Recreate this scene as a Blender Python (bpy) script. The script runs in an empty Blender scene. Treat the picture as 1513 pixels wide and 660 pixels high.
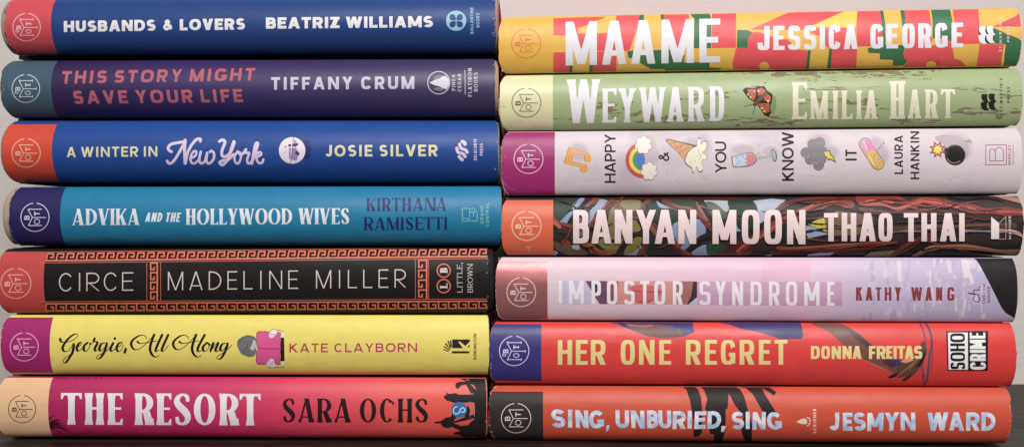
import bpy, bmesh, math, random
from mathutils import Vector, Matrix, noise
from mathutils.geometry import delaunay_2d_cdt

R = random.Random(7)
SC = bpy.context.scene
COL = SC.collection

# ------------------------------------------------------------------ camera
U = 0.000325                 # metres per photo pixel on the plane of the spines
D = 0.50                     # camera distance to that plane
CZ = 0.1060                  # camera height
PW, PH = 1513.0, 660.0
cam_d = bpy.data.cameras.new('camera')
cam_d.sensor_fit = 'HORIZONTAL'
cam_d.sensor_width = 36.0
cam_d.lens = 36.0 * D / (PW * U)
cam_d.clip_start = 0.01
cam_d.clip_end = 50.0
cam = bpy.data.objects.new('camera', cam_d)
cam.location = (0, -D, CZ)
cam.rotation_euler = (math.radians(90), 0, 0)
COL.objects.link(cam)
SC.camera = cam

# ------------------------------------------------------------------ light
W = bpy.data.worlds.new('World')
SC.world = W
W.use_nodes = True
W.node_tree.nodes['Background'].inputs[0].default_value = (1.0, 0.965, 0.95, 1)
W.node_tree.nodes['Background'].inputs[1].default_value = 0.095

def area(name, loc, target, size, power, color):
    d = bpy.data.lights.new(name, 'AREA')
    d.shape = 'RECTANGLE'; d.size, d.size_y = size
    d.energy = power; d.color = color
    o = bpy.data.objects.new(name, d)
    o.location = loc
    o.rotation_euler = (Vector(target) - Vector(loc)).to_track_quat('-Z', 'Y').to_euler()
    COL.objects.link(o)
area('ceiling_lamp', (0.13, -1.0, 0.92), (0.02, 0.0, 0.10), (0.60, 0.45), 19.3, (1.0, 0.965, 0.945))

SC.view_settings.view_transform = 'Standard'
SC.view_settings.look = 'None'
SC.view_settings.exposure = 0.0
SC.view_settings.gamma = 1.0

# ------------------------------------------------------------------ materials
def lin(c):
    c = c / 255.0
    return c / 12.92 if c <= 0.04045 else ((c + 0.055) / 1.055) ** 2.4

MATS = {}
def mat(rgb, rough=0.46, metal=0.0, var=0.10, scale=130.0, stretch=1.0, rgb2=None, lo=0.45, hi=0.60, bump=0.02, spec=0.45):
    spec = spec * .72 if max(rgb) > 75 else .16
    key = (rgb, rough, metal, var, scale, stretch, rgb2, lo, hi, bump, spec)
    if key in MATS: return MATS[key]
    m = bpy.data.materials.new('ink_%d_%d_%d' % rgb)
    m.use_nodes = True
    nt = m.node_tree; N = nt.nodes; Lk = nt.links
    b = N['Principled BSDF']
    b.inputs['Roughness'].default_value = rough
    b.inputs['Metallic'].default_value = metal
    b.inputs['Specular IOR Level'].default_value = spec
    tc = N.new('ShaderNodeTexCoord'); mp = N.new('ShaderNodeMapping')
    mp.inputs['Scale'].default_value = (1.0 / stretch, 1, 1)
    Lk.new(tc.outputs['Object'], mp.inputs['Vector'])
    nz = N.new('ShaderNodeTexNoise'); nz.inputs['Scale'].default_value = scale; nz.inputs['Detail'].default_value = 5
    Lk.new(mp.outputs[0], nz.inputs['Vector'])
    a = [lin(v) for v in rgb]
    mix = N.new('ShaderNodeMix'); mix.data_type = 'RGBA'
    if rgb2:
        c2 = [lin(v) for v in rgb2]
        rp = N.new('ShaderNodeMapRange'); rp.inputs['From Min'].default_value = lo; rp.inputs['From Max'].default_value = hi
        Lk.new(nz.outputs['Fac'], rp.inputs['Value']); Lk.new(rp.outputs[0], mix.inputs['Factor'])
        mix.inputs['A'].default_value = (*a, 1); mix.inputs['B'].default_value = (*c2, 1)
    else:
        mix.inputs['A'].default_value = (*[v * (1 - var) for v in a], 1)
        mix.inputs['B'].default_value = (*[min(1, v * (1 + var)) for v in a], 1)
        Lk.new(nz.outputs['Fac'], mix.inputs['Factor'])
    Lk.new(mix.outputs['Result'], b.inputs['Base Color'])
    n2 = N.new('ShaderNodeTexNoise'); n2.inputs['Scale'].default_value = 1400; n2.inputs['Detail'].default_value = 3
    Lk.new(tc.outputs['Object'], n2.inputs['Vector'])
    if bump:
        bp = N.new('ShaderNodeBump'); bp.inputs['Strength'].default_value = bump * 4; bp.inputs['Distance'].default_value = 0.0004
        Lk.new(n2.outputs['Fac'], bp.inputs['Height']); Lk.new(bp.outputs[0], b.inputs['Normal'])
    # handling wear: uneven sheen
    n3 = N.new('ShaderNodeTexNoise'); n3.inputs['Scale'].default_value = 45; n3.inputs['Detail'].default_value = 6
    Lk.new(tc.outputs['Object'], n3.inputs['Vector'])
    if bump:
        n4 = N.new('ShaderNodeTexNoise'); n4.inputs['Scale'].default_value = 22; n4.inputs['Detail'].default_value = 3
        mp4 = N.new('ShaderNodeMapping'); mp4.inputs['Scale'].default_value = (.55, 1, 1.6)
        Lk.new(tc.outputs['Object'], mp4.inputs[0]); Lk.new(mp4.outputs[0], n4.inputs['Vector'])
        b4 = N.new('ShaderNodeBump'); b4.inputs['Strength'].default_value = .55; b4.inputs['Distance'].default_value = .0022
        Lk.new(n4.outputs['Fac'], b4.inputs['Height']); Lk.new(b4.outputs[0], bp.inputs['Normal'])
    r3 = N.new('ShaderNodeMapRange'); r3.inputs['To Min'].default_value = max(0.05, rough - 0.10); r3.inputs['To Max'].default_value = rough + 0.10
    Lk.new(n3.outputs['Fac'], r3.inputs['Value']); Lk.new(r3.outputs[0], b.inputs['Roughness'])
    MATS[key] = m
    return m

def ramp_mat(stops, x0, x1, rough=0.46):
    """printed colour that changes along the length of the spine (object X)"""
    m = bpy.data.materials.new('printed_blend'); m.use_nodes = True
    nt = m.node_tree; N = nt.nodes; Lk = nt.links; b = N['Principled BSDF']
    b.inputs['Roughness'].default_value = rough; b.inputs['Specular IOR Level'].default_value = 0.45
    tc = N.new('ShaderNodeTexCoord'); sp = N.new('ShaderNodeSeparateXYZ'); Lk.new(tc.outputs['Object'], sp.inputs[0])
    nz = N.new('ShaderNodeTexNoise'); nz.inputs['Scale'].default_value = 60; Lk.new(tc.outputs['Object'], nz.inputs['Vector'])
    mr = N.new('ShaderNodeMapRange'); mr.inputs['From Min'].default_value = x0; mr.inputs['From Max'].default_value = x1
    Lk.new(sp.outputs['X'], mr.inputs['Value'])
    ad = N.new('ShaderNodeMath'); ad.operation = 'MULTIPLY_ADD'; ad.inputs[1].default_value = 0.10
    Lk.new(nz.outputs['Fac'], ad.inputs[0]); Lk.new(mr.outputs[0], ad.inputs[2])
    rp = N.new('ShaderNodeValToRGB')
    e = rp.color_ramp.elements
    while len(e) < len(stops): e.new(0.5)
    for i, (p, c) in enumerate(stops):
        e[i].position = p + 0.05; e[i].color = (*[lin(v) for v in c], 1)
    Lk.new(ad.outputs[0], rp.inputs[0]); Lk.new(rp.outputs[0], b.inputs['Base Color'])
    n4 = N.new('ShaderNodeTexNoise'); n4.inputs['Scale'].default_value = 22; n4.inputs['Detail'].default_value = 3
    mp4 = N.new('ShaderNodeMapping'); mp4.inputs['Scale'].default_value = (.55, 1, 1.6)
    Lk.new(tc.outputs['Object'], mp4.inputs[0]); Lk.new(mp4.outputs[0], n4.inputs['Vector'])
    b4 = N.new('ShaderNodeBump'); b4.inputs['Strength'].default_value = .55; b4.inputs['Distance'].default_value = .0022
    Lk.new(n4.outputs['Fac'], b4.inputs['Height']); Lk.new(b4.outputs[0], b.inputs['Normal'])
    return m

# ------------------------------------------------------------------ objects
def link(name, verts, faces, mats, midx=None, parent=None, smooth=True):
    me = bpy.data.meshes.new(name)
    me.from_pydata(verts, [], faces)
    for m in mats: me.materials.append(m)
    if midx: me.polygons.foreach_set('material_index', midx)
    if smooth: me.polygons.foreach_set('use_smooth', [True] * len(me.polygons))
    me.update()
    o = bpy.data.objects.new(name, me)
    COL.objects.link(o)
    if parent: o.parent = parent
    return o

def S(ox, oy, s):
    """points read on an enlarged view of the photograph -> photo pixels"""
    return lambda *p: [(ox + x / s, oy + y / s) for x, y in p]

# ------------------------------------------------------------------ shapes in 2-D
def catmull(p, n=6, closed=False):
    if len(p) < 3 and not closed: return list(p)
    out = []
    m = len(p)
    rng = m if closed else m - 1
    for i in range(rng):
        if closed: a, b, c, d = p[i - 1], p[i], p[(i + 1) % m], p[(i + 2) % m]
        else: a, b, c, d = p[max(i - 1, 0)], p[i], p[i + 1], p[min(i + 2, m - 1)]
        for k in range(n):
            t = k / n; t2 = t * t; t3 = t2 * t
            out.append(tuple(0.5 * ((2 * b[j]) + (-a[j] + c[j]) * t + (2 * a[j] - 5 * b[j] + 4 * c[j] - d[j]) * t2 + (-a[j] + 3 * b[j] - 3 * c[j] + d[j]) * t3) for j in range(len(b))))
    if not closed: out.append(tuple(p[-1]))
    return out

def disc(cx, cy, r, n=14, ry=None):
    ry = ry or r
    return [(cx + r * math.cos(2 * math.pi * k / n), cy + ry * math.sin(2 * math.pi * k / n)) for k in range(n)]

def stroke(p, w, caps=True, taper=None, nib=None):
    """quads along a polyline. w: width or list of widths; nib=(wmin, wmax, angle) gives a pen"""
    out = []
    n = len(p)
    def wd(i, dx, dy):
        if nib:
            a = math.atan2(dy, dx)
            return nib[0] + (nib[1] - nib[0]) * abs(math.sin(a - nib[2])) ** 2
        v = w[i] if isinstance(w, (list, tuple)) else w
        if taper: v *= taper(i / (n - 1))
        return v
    L, Rr = [], []
    for i in range(n):
        a = p[max(i - 1, 0)]; b = p[min(i + 1, n - 1)]
        dx, dy = b[0] - a[0], b[1] - a[1]
        l = math.hypot(dx, dy) or 1e-9
        h = wd(i, dx, dy) / 2
        nx, ny = -dy / l * h, dx / l * h
        L.append((p[i][0] + nx, p[i][1] + ny)); Rr.append((p[i][0] - nx, p[i][1] - ny))
    for i in range(n - 1):
        out.append([L[i], L[i + 1], Rr[i + 1], Rr[i]])
    if caps:
        for i in (0, n - 1):
            r = math.hypot(L[i][0] - Rr[i][0], L[i][1] - Rr[i][1]) / 2
            out.append(disc(p[i][0], p[i][1], r, 10))
    return out

def script(p, w0, w1=None):
    """pen strokes that survive tight turns; with w1 the pen presses on the way down"""
    out = []; ws = []
    for i in range(len(p) - 1):
        dx, dy = p[i + 1][0] - p[i][0], p[i + 1][1] - p[i][1]; l = math.hypot(dx, dy) or 1e-9
        ws.append(w0 if w1 is None else w0 + (w1 - w0) * max(0, dy / l) ** 1.1)
    sm = [sum(ws[max(0, i - 3):i + 3]) / len(ws[max(0, i - 3):i + 3]) for i in range(len(p))]
    for i in range(len(p) - 1):
        (x0, y0), (x1, y1) = p[i], p[i + 1]
        l = math.hypot(x1 - x0, y1 - y0) or 1e-9; nx, ny = -(y1 - y0) / l / 2, (x1 - x0) / l / 2
        a, b = sm[i], sm[i + 1]
        out.append([(x0 + nx * a, y0 + ny * a), (x1 + nx * b, y1 + ny * b), (x1 - nx * b, y1 - ny * b), (x0 - nx * a, y0 - ny * a)])
        out.append(disc(x0, y0, a / 2, 12))
    out.append(disc(p[-1][0], p[-1][1], sm[-1] / 2, 12))
    return out

def rect(x0, y0, x1, y1): return [(x0, y0), (x1, y0), (x1, y1), (x0, y1)]
def par(b0, b1, yb, t0, t1, yt): return [(b0, yb), (b1, yb), (t1, yt), (t0, yt)]

def ring(cx, cy, rx, ry, T, t, a0, a1, n=2.0, k=None):
    k = k or max(4, int(abs(a1 - a0) / 11))
    def pt(a, X, Y):
        c, s = math.cos(a), math.sin(a)
        return (cx + X * math.copysign(abs(c) ** (2 / n), c), cy + Y * math.copysign(abs(s) ** (2 / n), s))
    out = []
    A = [math.radians(a0 + (a1 - a0) * i / k) for i in range(k + 1)]
    for i in range(k):
        out.append([pt(A[i], rx, ry), pt(A[i + 1], rx, ry), pt(A[i + 1], rx - T, ry - t), pt(A[i], rx - T, ry - t)])
    return out

WID = dict(A=.78, B=.66, C=.72, D=.74, E=.58, F=.56, G=.78, H=.72, I=.25, J=.48, K=.70, L=.54, M=.90, N=.76, O=.82, P=.62, R=.68, S=.62, T=.62, U=.70, V=.74, W=1.08, X=.7, Y=.70, Z=.62)
WID['&'] = .74; WID["'"] = .16; WID[','] = .18; WID['.'] = .18

class F:
    """a lettering style, lengths in cap heights: T upright stroke, t flat stroke, th thin upright/diagonal stroke, n squareness"""
    def __init__(s, T, t=None, th=None, n=2.2, ca=45, serif=0.0, sh=0.05, wedge=0.0, spine=False, rnd=0.0, mid=0.52):
        s.T = T; s.t = t or T; s.th = th or T; s.n = n; s.ca = ca; s.serif = serif; s.sh = sh; s.wedge = wedge; s.spine = spine; s.rnd = rnd; s.mid = mid

def glyph(ch, w, f):
    T, t, th, n = f.T, f.t, f.th, f.n
    P = []
    def ser(x0, x1, y):
        if f.serif <= 0: return
        s, h = f.serif, f.sh
        a, b = (y, y + h) if y < .5 else (y, y - h)
        if f.wedge:
            c = y + f.wedge if y < .5 else y - f.wedge
            P.append([(x0 - s, y), (x1 + s, y), (x1 + s, b), (x1, c), (x0, c), (x0 - s, b)] if y < .5 else [(x1 + s, y), (x0 - s, y), (x0 - s, b), (x0, c), (x1, c), (x1 + s, b)])
        else:
            P.append(rect(x0 - s, min(a, b), x1 + s, max(a, b)))
    def V(x, wd=None, y0=0, y1=1, sb=True, st=True):
        wd = wd or T
        P.append(rect(x, y0, x + wd, y1))
        if sb and y0 == 0: ser(x, x + wd, 0)
        if st and y1 == 1: ser(x, x + wd, 1)
    def Hh(y, x0, x1, hh=None): P.append(rect(x0, y, x1, y + (hh or t)))
    def arm(x, y, up):     # hook at the end of an arm of E F L T
        if f.serif > 0:
            q = .18
            P.append([(x, y), (x, y + q * up), (x - .04, y + q * up), (x - max(.13, f.serif * 2), y)][::1 if up > 0 else -1])
    def dg(xb, xt, wd, y0=0, y1=1, sb=False, st=False):   # diagonal by left edges
        P.append(par(xb, xb + wd, y0, xt, xt + wd, y1))
        if sb: ser(xb, xb + wd, 0)
        if st: ser(xt, xt + wd, 1)
    i = f.serif if f.serif > 0 else 0.0       # room for serifs
    dT, dth = T * 1.08, th * 1.08
    if ch == 'A':
        tw = max(dT, dth) * (1.0 if f.serif else 1.12)
        x0, x1 = i, w - i
        c = w / 2
        dg(x0, c - dth * .5 if th < T else c - tw / 2, dth, sb=True)
        dg(x1 - dT, c + (tw / 2 - dT if th >= T else -dT * .45), dT, sb=True)
        by = .20
        k = by + t * .9
        xl = x0 + (c - x0) * k * .7; xr = x1 - (x1 - c) * k * .7
        P.append(rect(min(xl + dth * .5, c), by, max(xr - dT * .5, c), by + t * .9))
    elif ch == 'B':
        m = f.mid
        V(i); 
        for (a, b, ww) in ((m - t / 2, 1, w * .95), (0, m + t / 2, w)):
            ry = (b - a) / 2; rx = min(ww - i - T * .6, ry * 1.15)
            cx = ww - rx
            P.extend(ring(cx, (a + b) / 2, rx, ry, T, t, -90, 90, n))
            P.append(rect(i, a, cx + .002, a + t)); P.append(rect(i, b - t, cx + .002, b))
    elif ch == 'C':
        P.extend(ring(w / 2, .5, w / 2, .5, T, t, f.ca, 360 - f.ca, n))
        if f.serif: P.append([(w * .93, .70), (w * .98, .84), (w * .72, 1 - t * .9), (w * .72, 1 - t * 2)])
    elif ch == 'D':
        rx = min(w - i - T * .7, .52 if n < 3 else w * .62); cx = w - rx
        V(i); P.extend(ring(cx, .5, rx, .5, T, t, -90, 90, n))
        P.append(rect(i, 0, cx + .002, t)); P.append(rect(i, 1 - t, cx + .002, 1))
    elif ch in 'EFL':
        V(i)
        r = w - (0.0)
        if ch != 'L': Hh(1 - t, i, r); arm(r, 1 - t * .2, -1)
        if ch != 'F': Hh(0, i, r); arm(r, t * .2, 1)
        if ch != 'L': Hh(f.mid - t / 2 - (.04 if ch == 'F' else 0), i, r * .90, t * .95)
    elif ch == 'G':
        P.extend(ring(w / 2, .5, w / 2, .5, T, t, f.ca, 335, n))
        yb = .50 if n < 3 else .48
        P.append(rect(w - T, .05 if n >= 3 else .12, w, yb)); P.append(rect(w * .56, yb - t, w, yb))
    elif ch == 'H':
        V(i); V(w - i - T); Hh(f.mid - t / 2, i, w - i)
    elif ch == 'I': V(max(0, (w - T) / 2))
    elif ch == 'J':
        ry = min(.34, w * .6) if n < 3 else .28
        P.extend(ring(w / 2, ry, w / 2, ry, T, t, 180 if n >= 3 else 200, 360, n)); P.append(rect(w - T, ry, w, 1))
        if n >= 3: P.append(rect(0, ry - .01, T, ry + .04))
    elif ch == 'K':
        V(i)
        P.append([(i + T * .9, .36), (i + T * .9, .36 + th * 1.7), (w - dth * 1.2, 1), (w, 1)])
        a = i + T + (w - i - T) * .10
        P.append([(a, .46), (a + dT * .55, .66), (w, 0), (w - dT * 1.15, 0)])
        if f.serif: ser(w - dT * 1.1, w - i, 0); ser(w - dth * 1.1 - i * .3, w - i, 1)
    elif ch == 'M':
        V(i, th, st=f.serif > 0); V(w - i - T)
        c = w / 2; vy = 0.0 if n < 3 or f.serif else .22
        vy = getattr(f, 'mv', vy)
        P.append(par(c - dT * .5, c + dT * .5, vy, i, i + dT, 1)); P.append(par(c - dth * .5, c + dth * .5, vy, w - i - dth * 1.0, w - i, 1))
    elif ch == 'N':
        V(i, th); V(w - i - th); P.append(par(w - i - dT, w - i, 0, i, i + dT, 1))
    elif ch == 'O': P.extend(ring(w / 2, .5, w / 2, .5, T, t, 0, 360, n, 40))
    elif ch in 'PR':
        m = .42 if ch == 'P' else .44
        V(i)
        a, b = m - t / 2, 1
        ry = (b - a) / 2; ww = w * (.98 if ch == 'R' else 1); rx = min(ww - i - T * .6, ry * 1.15); cx = ww - rx
        P.extend(ring(cx, (a + b) / 2, rx, ry, T, t, -90, 90, n))
        P.append(rect(i, a, cx + .002, a + t)); P.append(rect(i, b - t, cx + .002, b))
        if ch == 'R':
            q = i + T * .85 + (w - T) * .12
            P.append(par(w - dT * 1.12, w, 0, q, q + dT * 1.05, m))
            if f.serif: ser(w - dT * 1.1, w - i * .4, 0)
    elif ch == 'S':
        if f.spine:
            pts = [(.86, .74, .10), (.80, .90, .12), (.52, .965, t), (.22, .88, T * .7), (.14, .72, T * .95), (.38, .56, T * 1.1), (.68, .42, T * 1.12), (.86, .26, T * .95), (.76, .10, T * .7), (.46, .035, t), (.20, .10, .12), (.12, .26, .10)]
            pts = catmull([(T * .30 + x * (w - T * .6), y, q) for x, y, q in pts], 5)
            P.extend(stroke([(x, y) for x, y, q in pts], [q for x, y, q in pts], caps=False))
        else:
            m = .5
            c1 = max(f.ca - 12, 8)
            h1 = (1 - m + t / 2) / 2; h0 = (m + t / 2) / 2
            P.extend(ring(w * .5, 1 - h1, w * .48, h1, T, t, c1, 270, n))
            P.extend(ring(w * .5, h0, w * .5, h0, T, t, 90, -180 + c1, n))
    elif ch == 'T':
        V((w - T) / 2); Hh(1 - t, 0, w)
        if f.serif:
            arm(w, 1 - t * .2, -1)
            P.append([(0, 1 - t * .2), (0, .82 - t * .2), (.04, .82 - t * .2), (max(.13, f.serif * 2), 1 - t * .2)])
    elif ch == 'U':
        ry = min(.42, w * .5) if n < 3 else .3
        P.extend(ring(w / 2, ry, w / 2, ry, T, t, 180, 360, n, 16))
        P.append(rect(0, ry, T, 1)); P.append(rect(w - T, ry, w, 1))
    elif ch == 'V':
        c = w / 2
        dg(c - dT * .5, i, dT, st=True); dg(c - dth * .5, w - i - dth, dth, st=True)
    elif ch == 'W':
        a, b = w * .29, w * .71; c = w / 2
        dg(a - dT * .5, i, dT, st=True); dg(a - dth * .5, c - dth * .5, dth); dg(b - dT * .5, c - dT * .5, dT); dg(b - dth * .5, w - i - dth, dth, st=True)
    elif ch == 'X':
        dg(0, w - dT, dT); dg(w - dT, 0, dT)
    elif ch == 'Y':
        c = w / 2; y = .42
        V(c - T / 2, T, 0, y + .02)
        dg(c - T * .5, i, dT, y, 1, st=True); dg(c + T * .5 - dth, w - i - dth, dth, y, 1, st=True)
    elif ch == 'Z':
        Hh(0, 0, w); Hh(1 - t, 0, w); P.append(par(0, T * 1.4, 0.02, w - T * 1.4, w, .98))
    elif ch == '&':
        a = [(.98, .06), (.80, .26), (.36, .66), (.30, .84), (.46, .93), (.62, .84), (.58, .68), (.22, .46), (.10, .26), (.24, .08), (.50, .08), (.74, .26), (.90, .50)]
        P.extend(stroke(catmull([(T * .4 + x * (w - T * .8), T * .3 + y * (1 - T * .55)) for x, y in a], 5), T * .8, caps=False))
    elif ch == ',': P.append([(w * .1, -.16), (w * .6, -.16), (w, .18), (w * .25, .18)])
    elif ch == '.': P.append(rect(0, 0, w, min(.2, w)))
    elif ch == "'": P.append(rect(0, .68, w, 1))
    return P

# ------------------------------------------------------------------ union and triangulation
def area2(p): return sum(p[i - 1][0] * p[i][1] - p[i][0] * p[i - 1][1] for i in range(len(p)))

def triangulate(polys, slices):
    vs, fs = [], []
    for p in polys:
        if abs(area2(p)) < 1e-6: continue
        if area2(p) < 0: p = p[::-1]
        b = len(vs); vs.extend(p); fs.append(list(range(b, b + len(p))))
    if not fs: return [], []
    ys = [v[1] for v in vs]; xs = [v[0] for v in vs]
    x0, x1, y0, y1 = min(xs) - 1, max(xs) + 1, min(ys), max(ys)
    es = []
    for k in slices:
        if y0 + .02 < k < y1 - .02:
            b = len(vs); vs += [(x0, k), (x1, k)]; es.append((b, b + 1))
    r = delaunay_2d_cdt([Vector(v) for v in vs], es + [(f[i - 1], f[i]) for f in fs for i in range(len(f))], [], 0, 1e-4, False)
    V = [tuple(v) for v in r[0]]
    P = []
    for f in fs:
        p = [vs[i] for i in f]; X = [q[0] for q in p]; Y = [q[1] for q in p]
        P.append((min(X), max(X), min(Y), max(Y), p))
    P.sort(key=lambda q: q[0])
    tris = []
    for f in r[2]:
        if len(f) < 3: continue
        for j in range(1, len(f) - 1):
            t = (f[0], f[j], f[j + 1])
            cx = sum(V[i][0] for i in t) / 3; cy = sum(V[i][1] for i in t) / 3
            for xa, xb, ya, yb, p in P:
                if xa > cx: break
                if xb < cx or ya > cy or yb < cy: continue
                w = 0
                for i in range(len(p)):          # winding number
                    (ax, ay), (bx, by) = p[i - 1], p[i]
                    if ay <= cy < by:
                        if (bx - ax) * (cy - ay) - (cx - ax) * (by - ay) > 0: w += 1
                    elif by <= cy < ay:
                        if (bx - ax) * (cy - ay) - (cx - ax) * (by - ay) < 0: w -= 1
                if w:
                    tris.append(t); break
    return V, tris

# ------------------------------------------------------------------ books
CAM = Vector((0, -D, CZ))
def ray(px, py):
    return Vector(((px - PW / 2) * U, D, -(py - PH / 2) * U))

class Stack:
    def __init__(s, anchor_px, anchor_y, yaw):
        s.yaw = math.radians(yaw)
        r = ray(anchor_px, PH / 2); t = (anchor_y + D) / r.y
        s.P = CAM + r * t
        s.ax = Vector((math.cos(s.yaw), -math.sin(s.yaw), 0)); s.ay = Vector((math.sin(s.yaw), math.cos(s.yaw), 0))
    def hit(s, px, py, depth=0):
        r = ray(px, py)
        t = (s.P + s.ay * depth - CAM).dot(s.ay) / r.dot(s.ay)
        return CAM + r * t

BOOKS = []
PRINTED = {'edge_wear', 'brushed_paint_print', 'marble_vein_print', 'peeling_paint_print', 'pattern_print', 'printed_shade', 'cover_scuff', 'key_pattern_border', 'brush_stroke_print', 'branch_picture', 'palm_picture'}
class Book:
    def __init__(bk, st, x0, x1, tl, tr, bl, br, gap_top, gap_bot, B, C, label, jacket, cover, case, depth=0.150, ext=(0, 0), pages=(222, 212, 190), jag=(0.0003, 0.0003), rough=0.46, cut=(9, 3), case2=None):
        bk.cut0, bk.cut1 = cut[0] * U, cut[1] * U
        bk.st = st; bk.B, bk.C = B / 1000, C / 1000
        dd = bk.B + bk.C * .5
        sh = 1.3 if st.yaw < .03 else .8
        tl += sh; tr += sh; bl -= sh; br -= sh; gap_top += 2 * sh; gap_bot += 2 * sh
        q = [st.hit(x0, bl, dd), st.hit(x1, br, dd), st.hit(x0, tl, dd), st.hit(x1, tr, dd)]
        a0, a1 = st.hit(x0, (tl + bl) / 2), st.hit(x1, (tr + br) / 2)
        sx = lambda v: (v - st.P).dot(st.ax)
        L = sx(a1) - sx(a0)
        roll = math.atan(((q[1].z - q[0].z) + (q[3].z - q[2].z)) / 2 / (sx(q[1]) - sx(q[0])))
        T = (q[2].z - q[0].z + q[3].z - q[1].z) / 2
        bk.L, bk.T = L, T; bk.h = T / 2
        org = Vector((a0.x, a0.y, (q[0].z + q[2].z) / 2 - T / 2 * math.cos(roll)))
        bk.M = Matrix.Translation(org) @ Matrix.Rotation(-st.yaw, 4, 'Z') @ Matrix.Rotation(-roll, 4, 'Y')
        bk.Mi = bk.M.inverted()
        bk.o = bk.Mi @ CAM; bk.R3 = bk.Mi.to_3x3()
        bk.gt = gap_top * U / 2; bk.gb = gap_bot * U / 2
        e = bpy.data.objects.new('hardcover_book', None)
        e.empty_display_size = 0.03
        COL.objects.link(e); e.matrix_world = bk.M
        e['label'] = label; e['category'] = 'book'; e['group'] = 'hardcover books lying in two stacks'
        bk.root = e
        bk.body(jacket, cover, case, depth, ext, pages, jag, rough, case2)
    def d(bk, z):
        q = min(1.0, abs(z - bk.h) / bk.h)
        return bk.B * q * q + bk.C * (1 - math.sqrt(max(0, 1 - q ** 5)))
    def body(bk, jacket, cover, case, depth, ext, pages, jag, rough, case2):
        L, T, h = bk.L, bk.T, bk.h
        dm = bk.B + bk.C
        zt, zb = T + bk.gt, -bk.gb
        jm = jacket if not isinstance(jacket, tuple) else mat(jacket, rough)
        # dust jacket: one sheet round the spine, the hinges and both boards
        prof = []
        for k in range(45):
            a = -math.pi / 2 + math.pi * k / 44
            z = h + h * math.sin(a)
            prof.append((bk.d(z), z, 0))
        lo = [(depth, zb + .0004, 1), (dm + .012, zb + .0004, 1), (dm + .006, zb + .0016, 1), (dm + .002, min(zb + .0012, 0.0006), 1)]
        hi = [(dm + .002, max(zt - .0012, T - .0006), 1), (dm + .006, zt - .0016, 1), (dm + .012, zt - .0004, 1), (depth, zt - .0004, 1)]
        prof = lo + prof + hi
        bk.zn = [z for y, z, k in prof if not k]
        bk.yn = [y for y, z, k in prof if not k]
        bk.nn = []
        for i in range(len(bk.zn)):
            i0, i1 = max(i - 1, 0), min(i + 1, len(bk.zn) - 1)
            g = Vector((-(bk.zn[i1] - bk.zn[i0]), bk.yn[i1] - bk.yn[i0])); bk.nn.append(g.normalized())
        bk.ends = []
        n = 24; vs, fs, mi = [], [], []
        seed = R.random() * 50
        m = len(prof)
        for i in range(n + 1):
            for j, (y, z, k) in enumerate(prof):
                s = L * i / n
                q5 = min(1, abs(z - h) / h) ** 5
                if i == 0: s += bk.cut0 * q5
                if i == n: s -= bk.cut1 * q5
                if i == 0: s += jag[0] * (noise.noise(Vector((seed, z * 900, 0))) * .8 + noise.noise(Vector((seed, z * 250, 3))) * 1.3)
                if i == n: s += jag[1] * (noise.noise(Vector((seed, z * 900, 7))) * .8 + noise.noise(Vector((seed, z * 250, 9))) * 1.3)
                vs.append((s, y, z))
                if i == 0 and not k: bk.ends.append((z, s))
        for i in range(n):
            for j in range(m - 1):
                fs.append((i * m + j, (i + 1) * m + j, (i + 1) * m + j + 1, i * m + j + 1))
                mi.append(1 if prof[j][2] or prof[j + 1][2] else 0)
        bk.jacket = link('dust_jacket', vs, fs, [jm, mat(cover, rough)], mi, bk.root)
        bk.jd = ([tuple(v) for v in vs], list(fs), list(mi), [jm, mat(cover, rough)]); BOOKS.append(bk)
        # boards and cloth spine of the case
        vs, fs = [], []
        def box(x0, x1, y0, y1, z0, z1):
            b = len(vs)
            vs.extend([(x0, y0, z0), (x1, y0, z0), (x1, y1, z0), (x0, y1, z0), (x0, y0, z1), (x1, y0, z1), (x1, y1, z1), (x0, y1, z1)])
            fs.extend([(b, b + 3, b + 2, b + 1), (b + 4, b + 5, b + 6, b + 7), (b, b + 1, b + 5, b + 4), (b + 1, b + 2, b + 6, b + 5), (b + 2, b + 3, b + 7, b + 6), (b + 3, b, b + 4, b + 7)])
        e0, e1 = ext[0] * U, ext[1] * U
        box(-e0, L + e1, dm + .010, depth - .0004, zt - .0030, zt - .0007)
        box(-e0, L + e1, dm + .010, depth - .0004, zb + .0007, zb + .0030)
        sp = []
        for k in range(27):
            a = -math.pi / 2 + math.pi * k / 26
            z = h + (h - .0006) * math.sin(a)
            sp.append((bk.d(h + (z - h) * h / (h - .0006)) + .0006, z))
        loop = [(dm + .010, .0008)] + sp + [(dm + .010, T - .0008), (dm + .010, T - .0028)] + [(y + .0022, h + (z - h) * .88) for y, z in sp[::-1]] + [(dm + .010, .0028)]
        b = len(vs); k = len(loop)
        for s, inset in ((-e0, .0006), (-e0 + .0006, 0), (L + e1 - .0006, 0), (L + e1, .0006)):
            for (y, z) in loop:
                q5 = min(1, abs(z - h) / h) ** 5
                vs.append((s + (bk.cut0 * .8 if s < 0.001 else -bk.cut1 * .8) * q5, y + inset, h + (z - h) * (1 - inset / h)))
        for q in range(3):
            for j in range(k):
                a0 = b + q * k + j; a1 = b + q * k + (j + 1) % k
                fs.append((a0, a0 + k, a1 + k, a1))
        for j in range(1, 28):           # ends of the spine board as a strip
            for q, fl in ((0, 1), (3, -1)):
                o1, o2 = b + q * k + j, b + q * k + j + 1
                i1, i2 = b + q * k + (k - 1 - (j - 1)) % k, b + q * k + (k - 1 - j) % k
                fs.append((o1, o2, i2, i1)[::fl])
        mi = [1 if case2 and sum(vs[i][0] for i in f) / len(f) > L * .9 else 0 for f in fs]
        link('cover_case', vs, fs, [mat(case, .7, var=.14, scale=500), mat(case2 or case, .6, var=.10, scale=500)], mi, bk.root, False)
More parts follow.
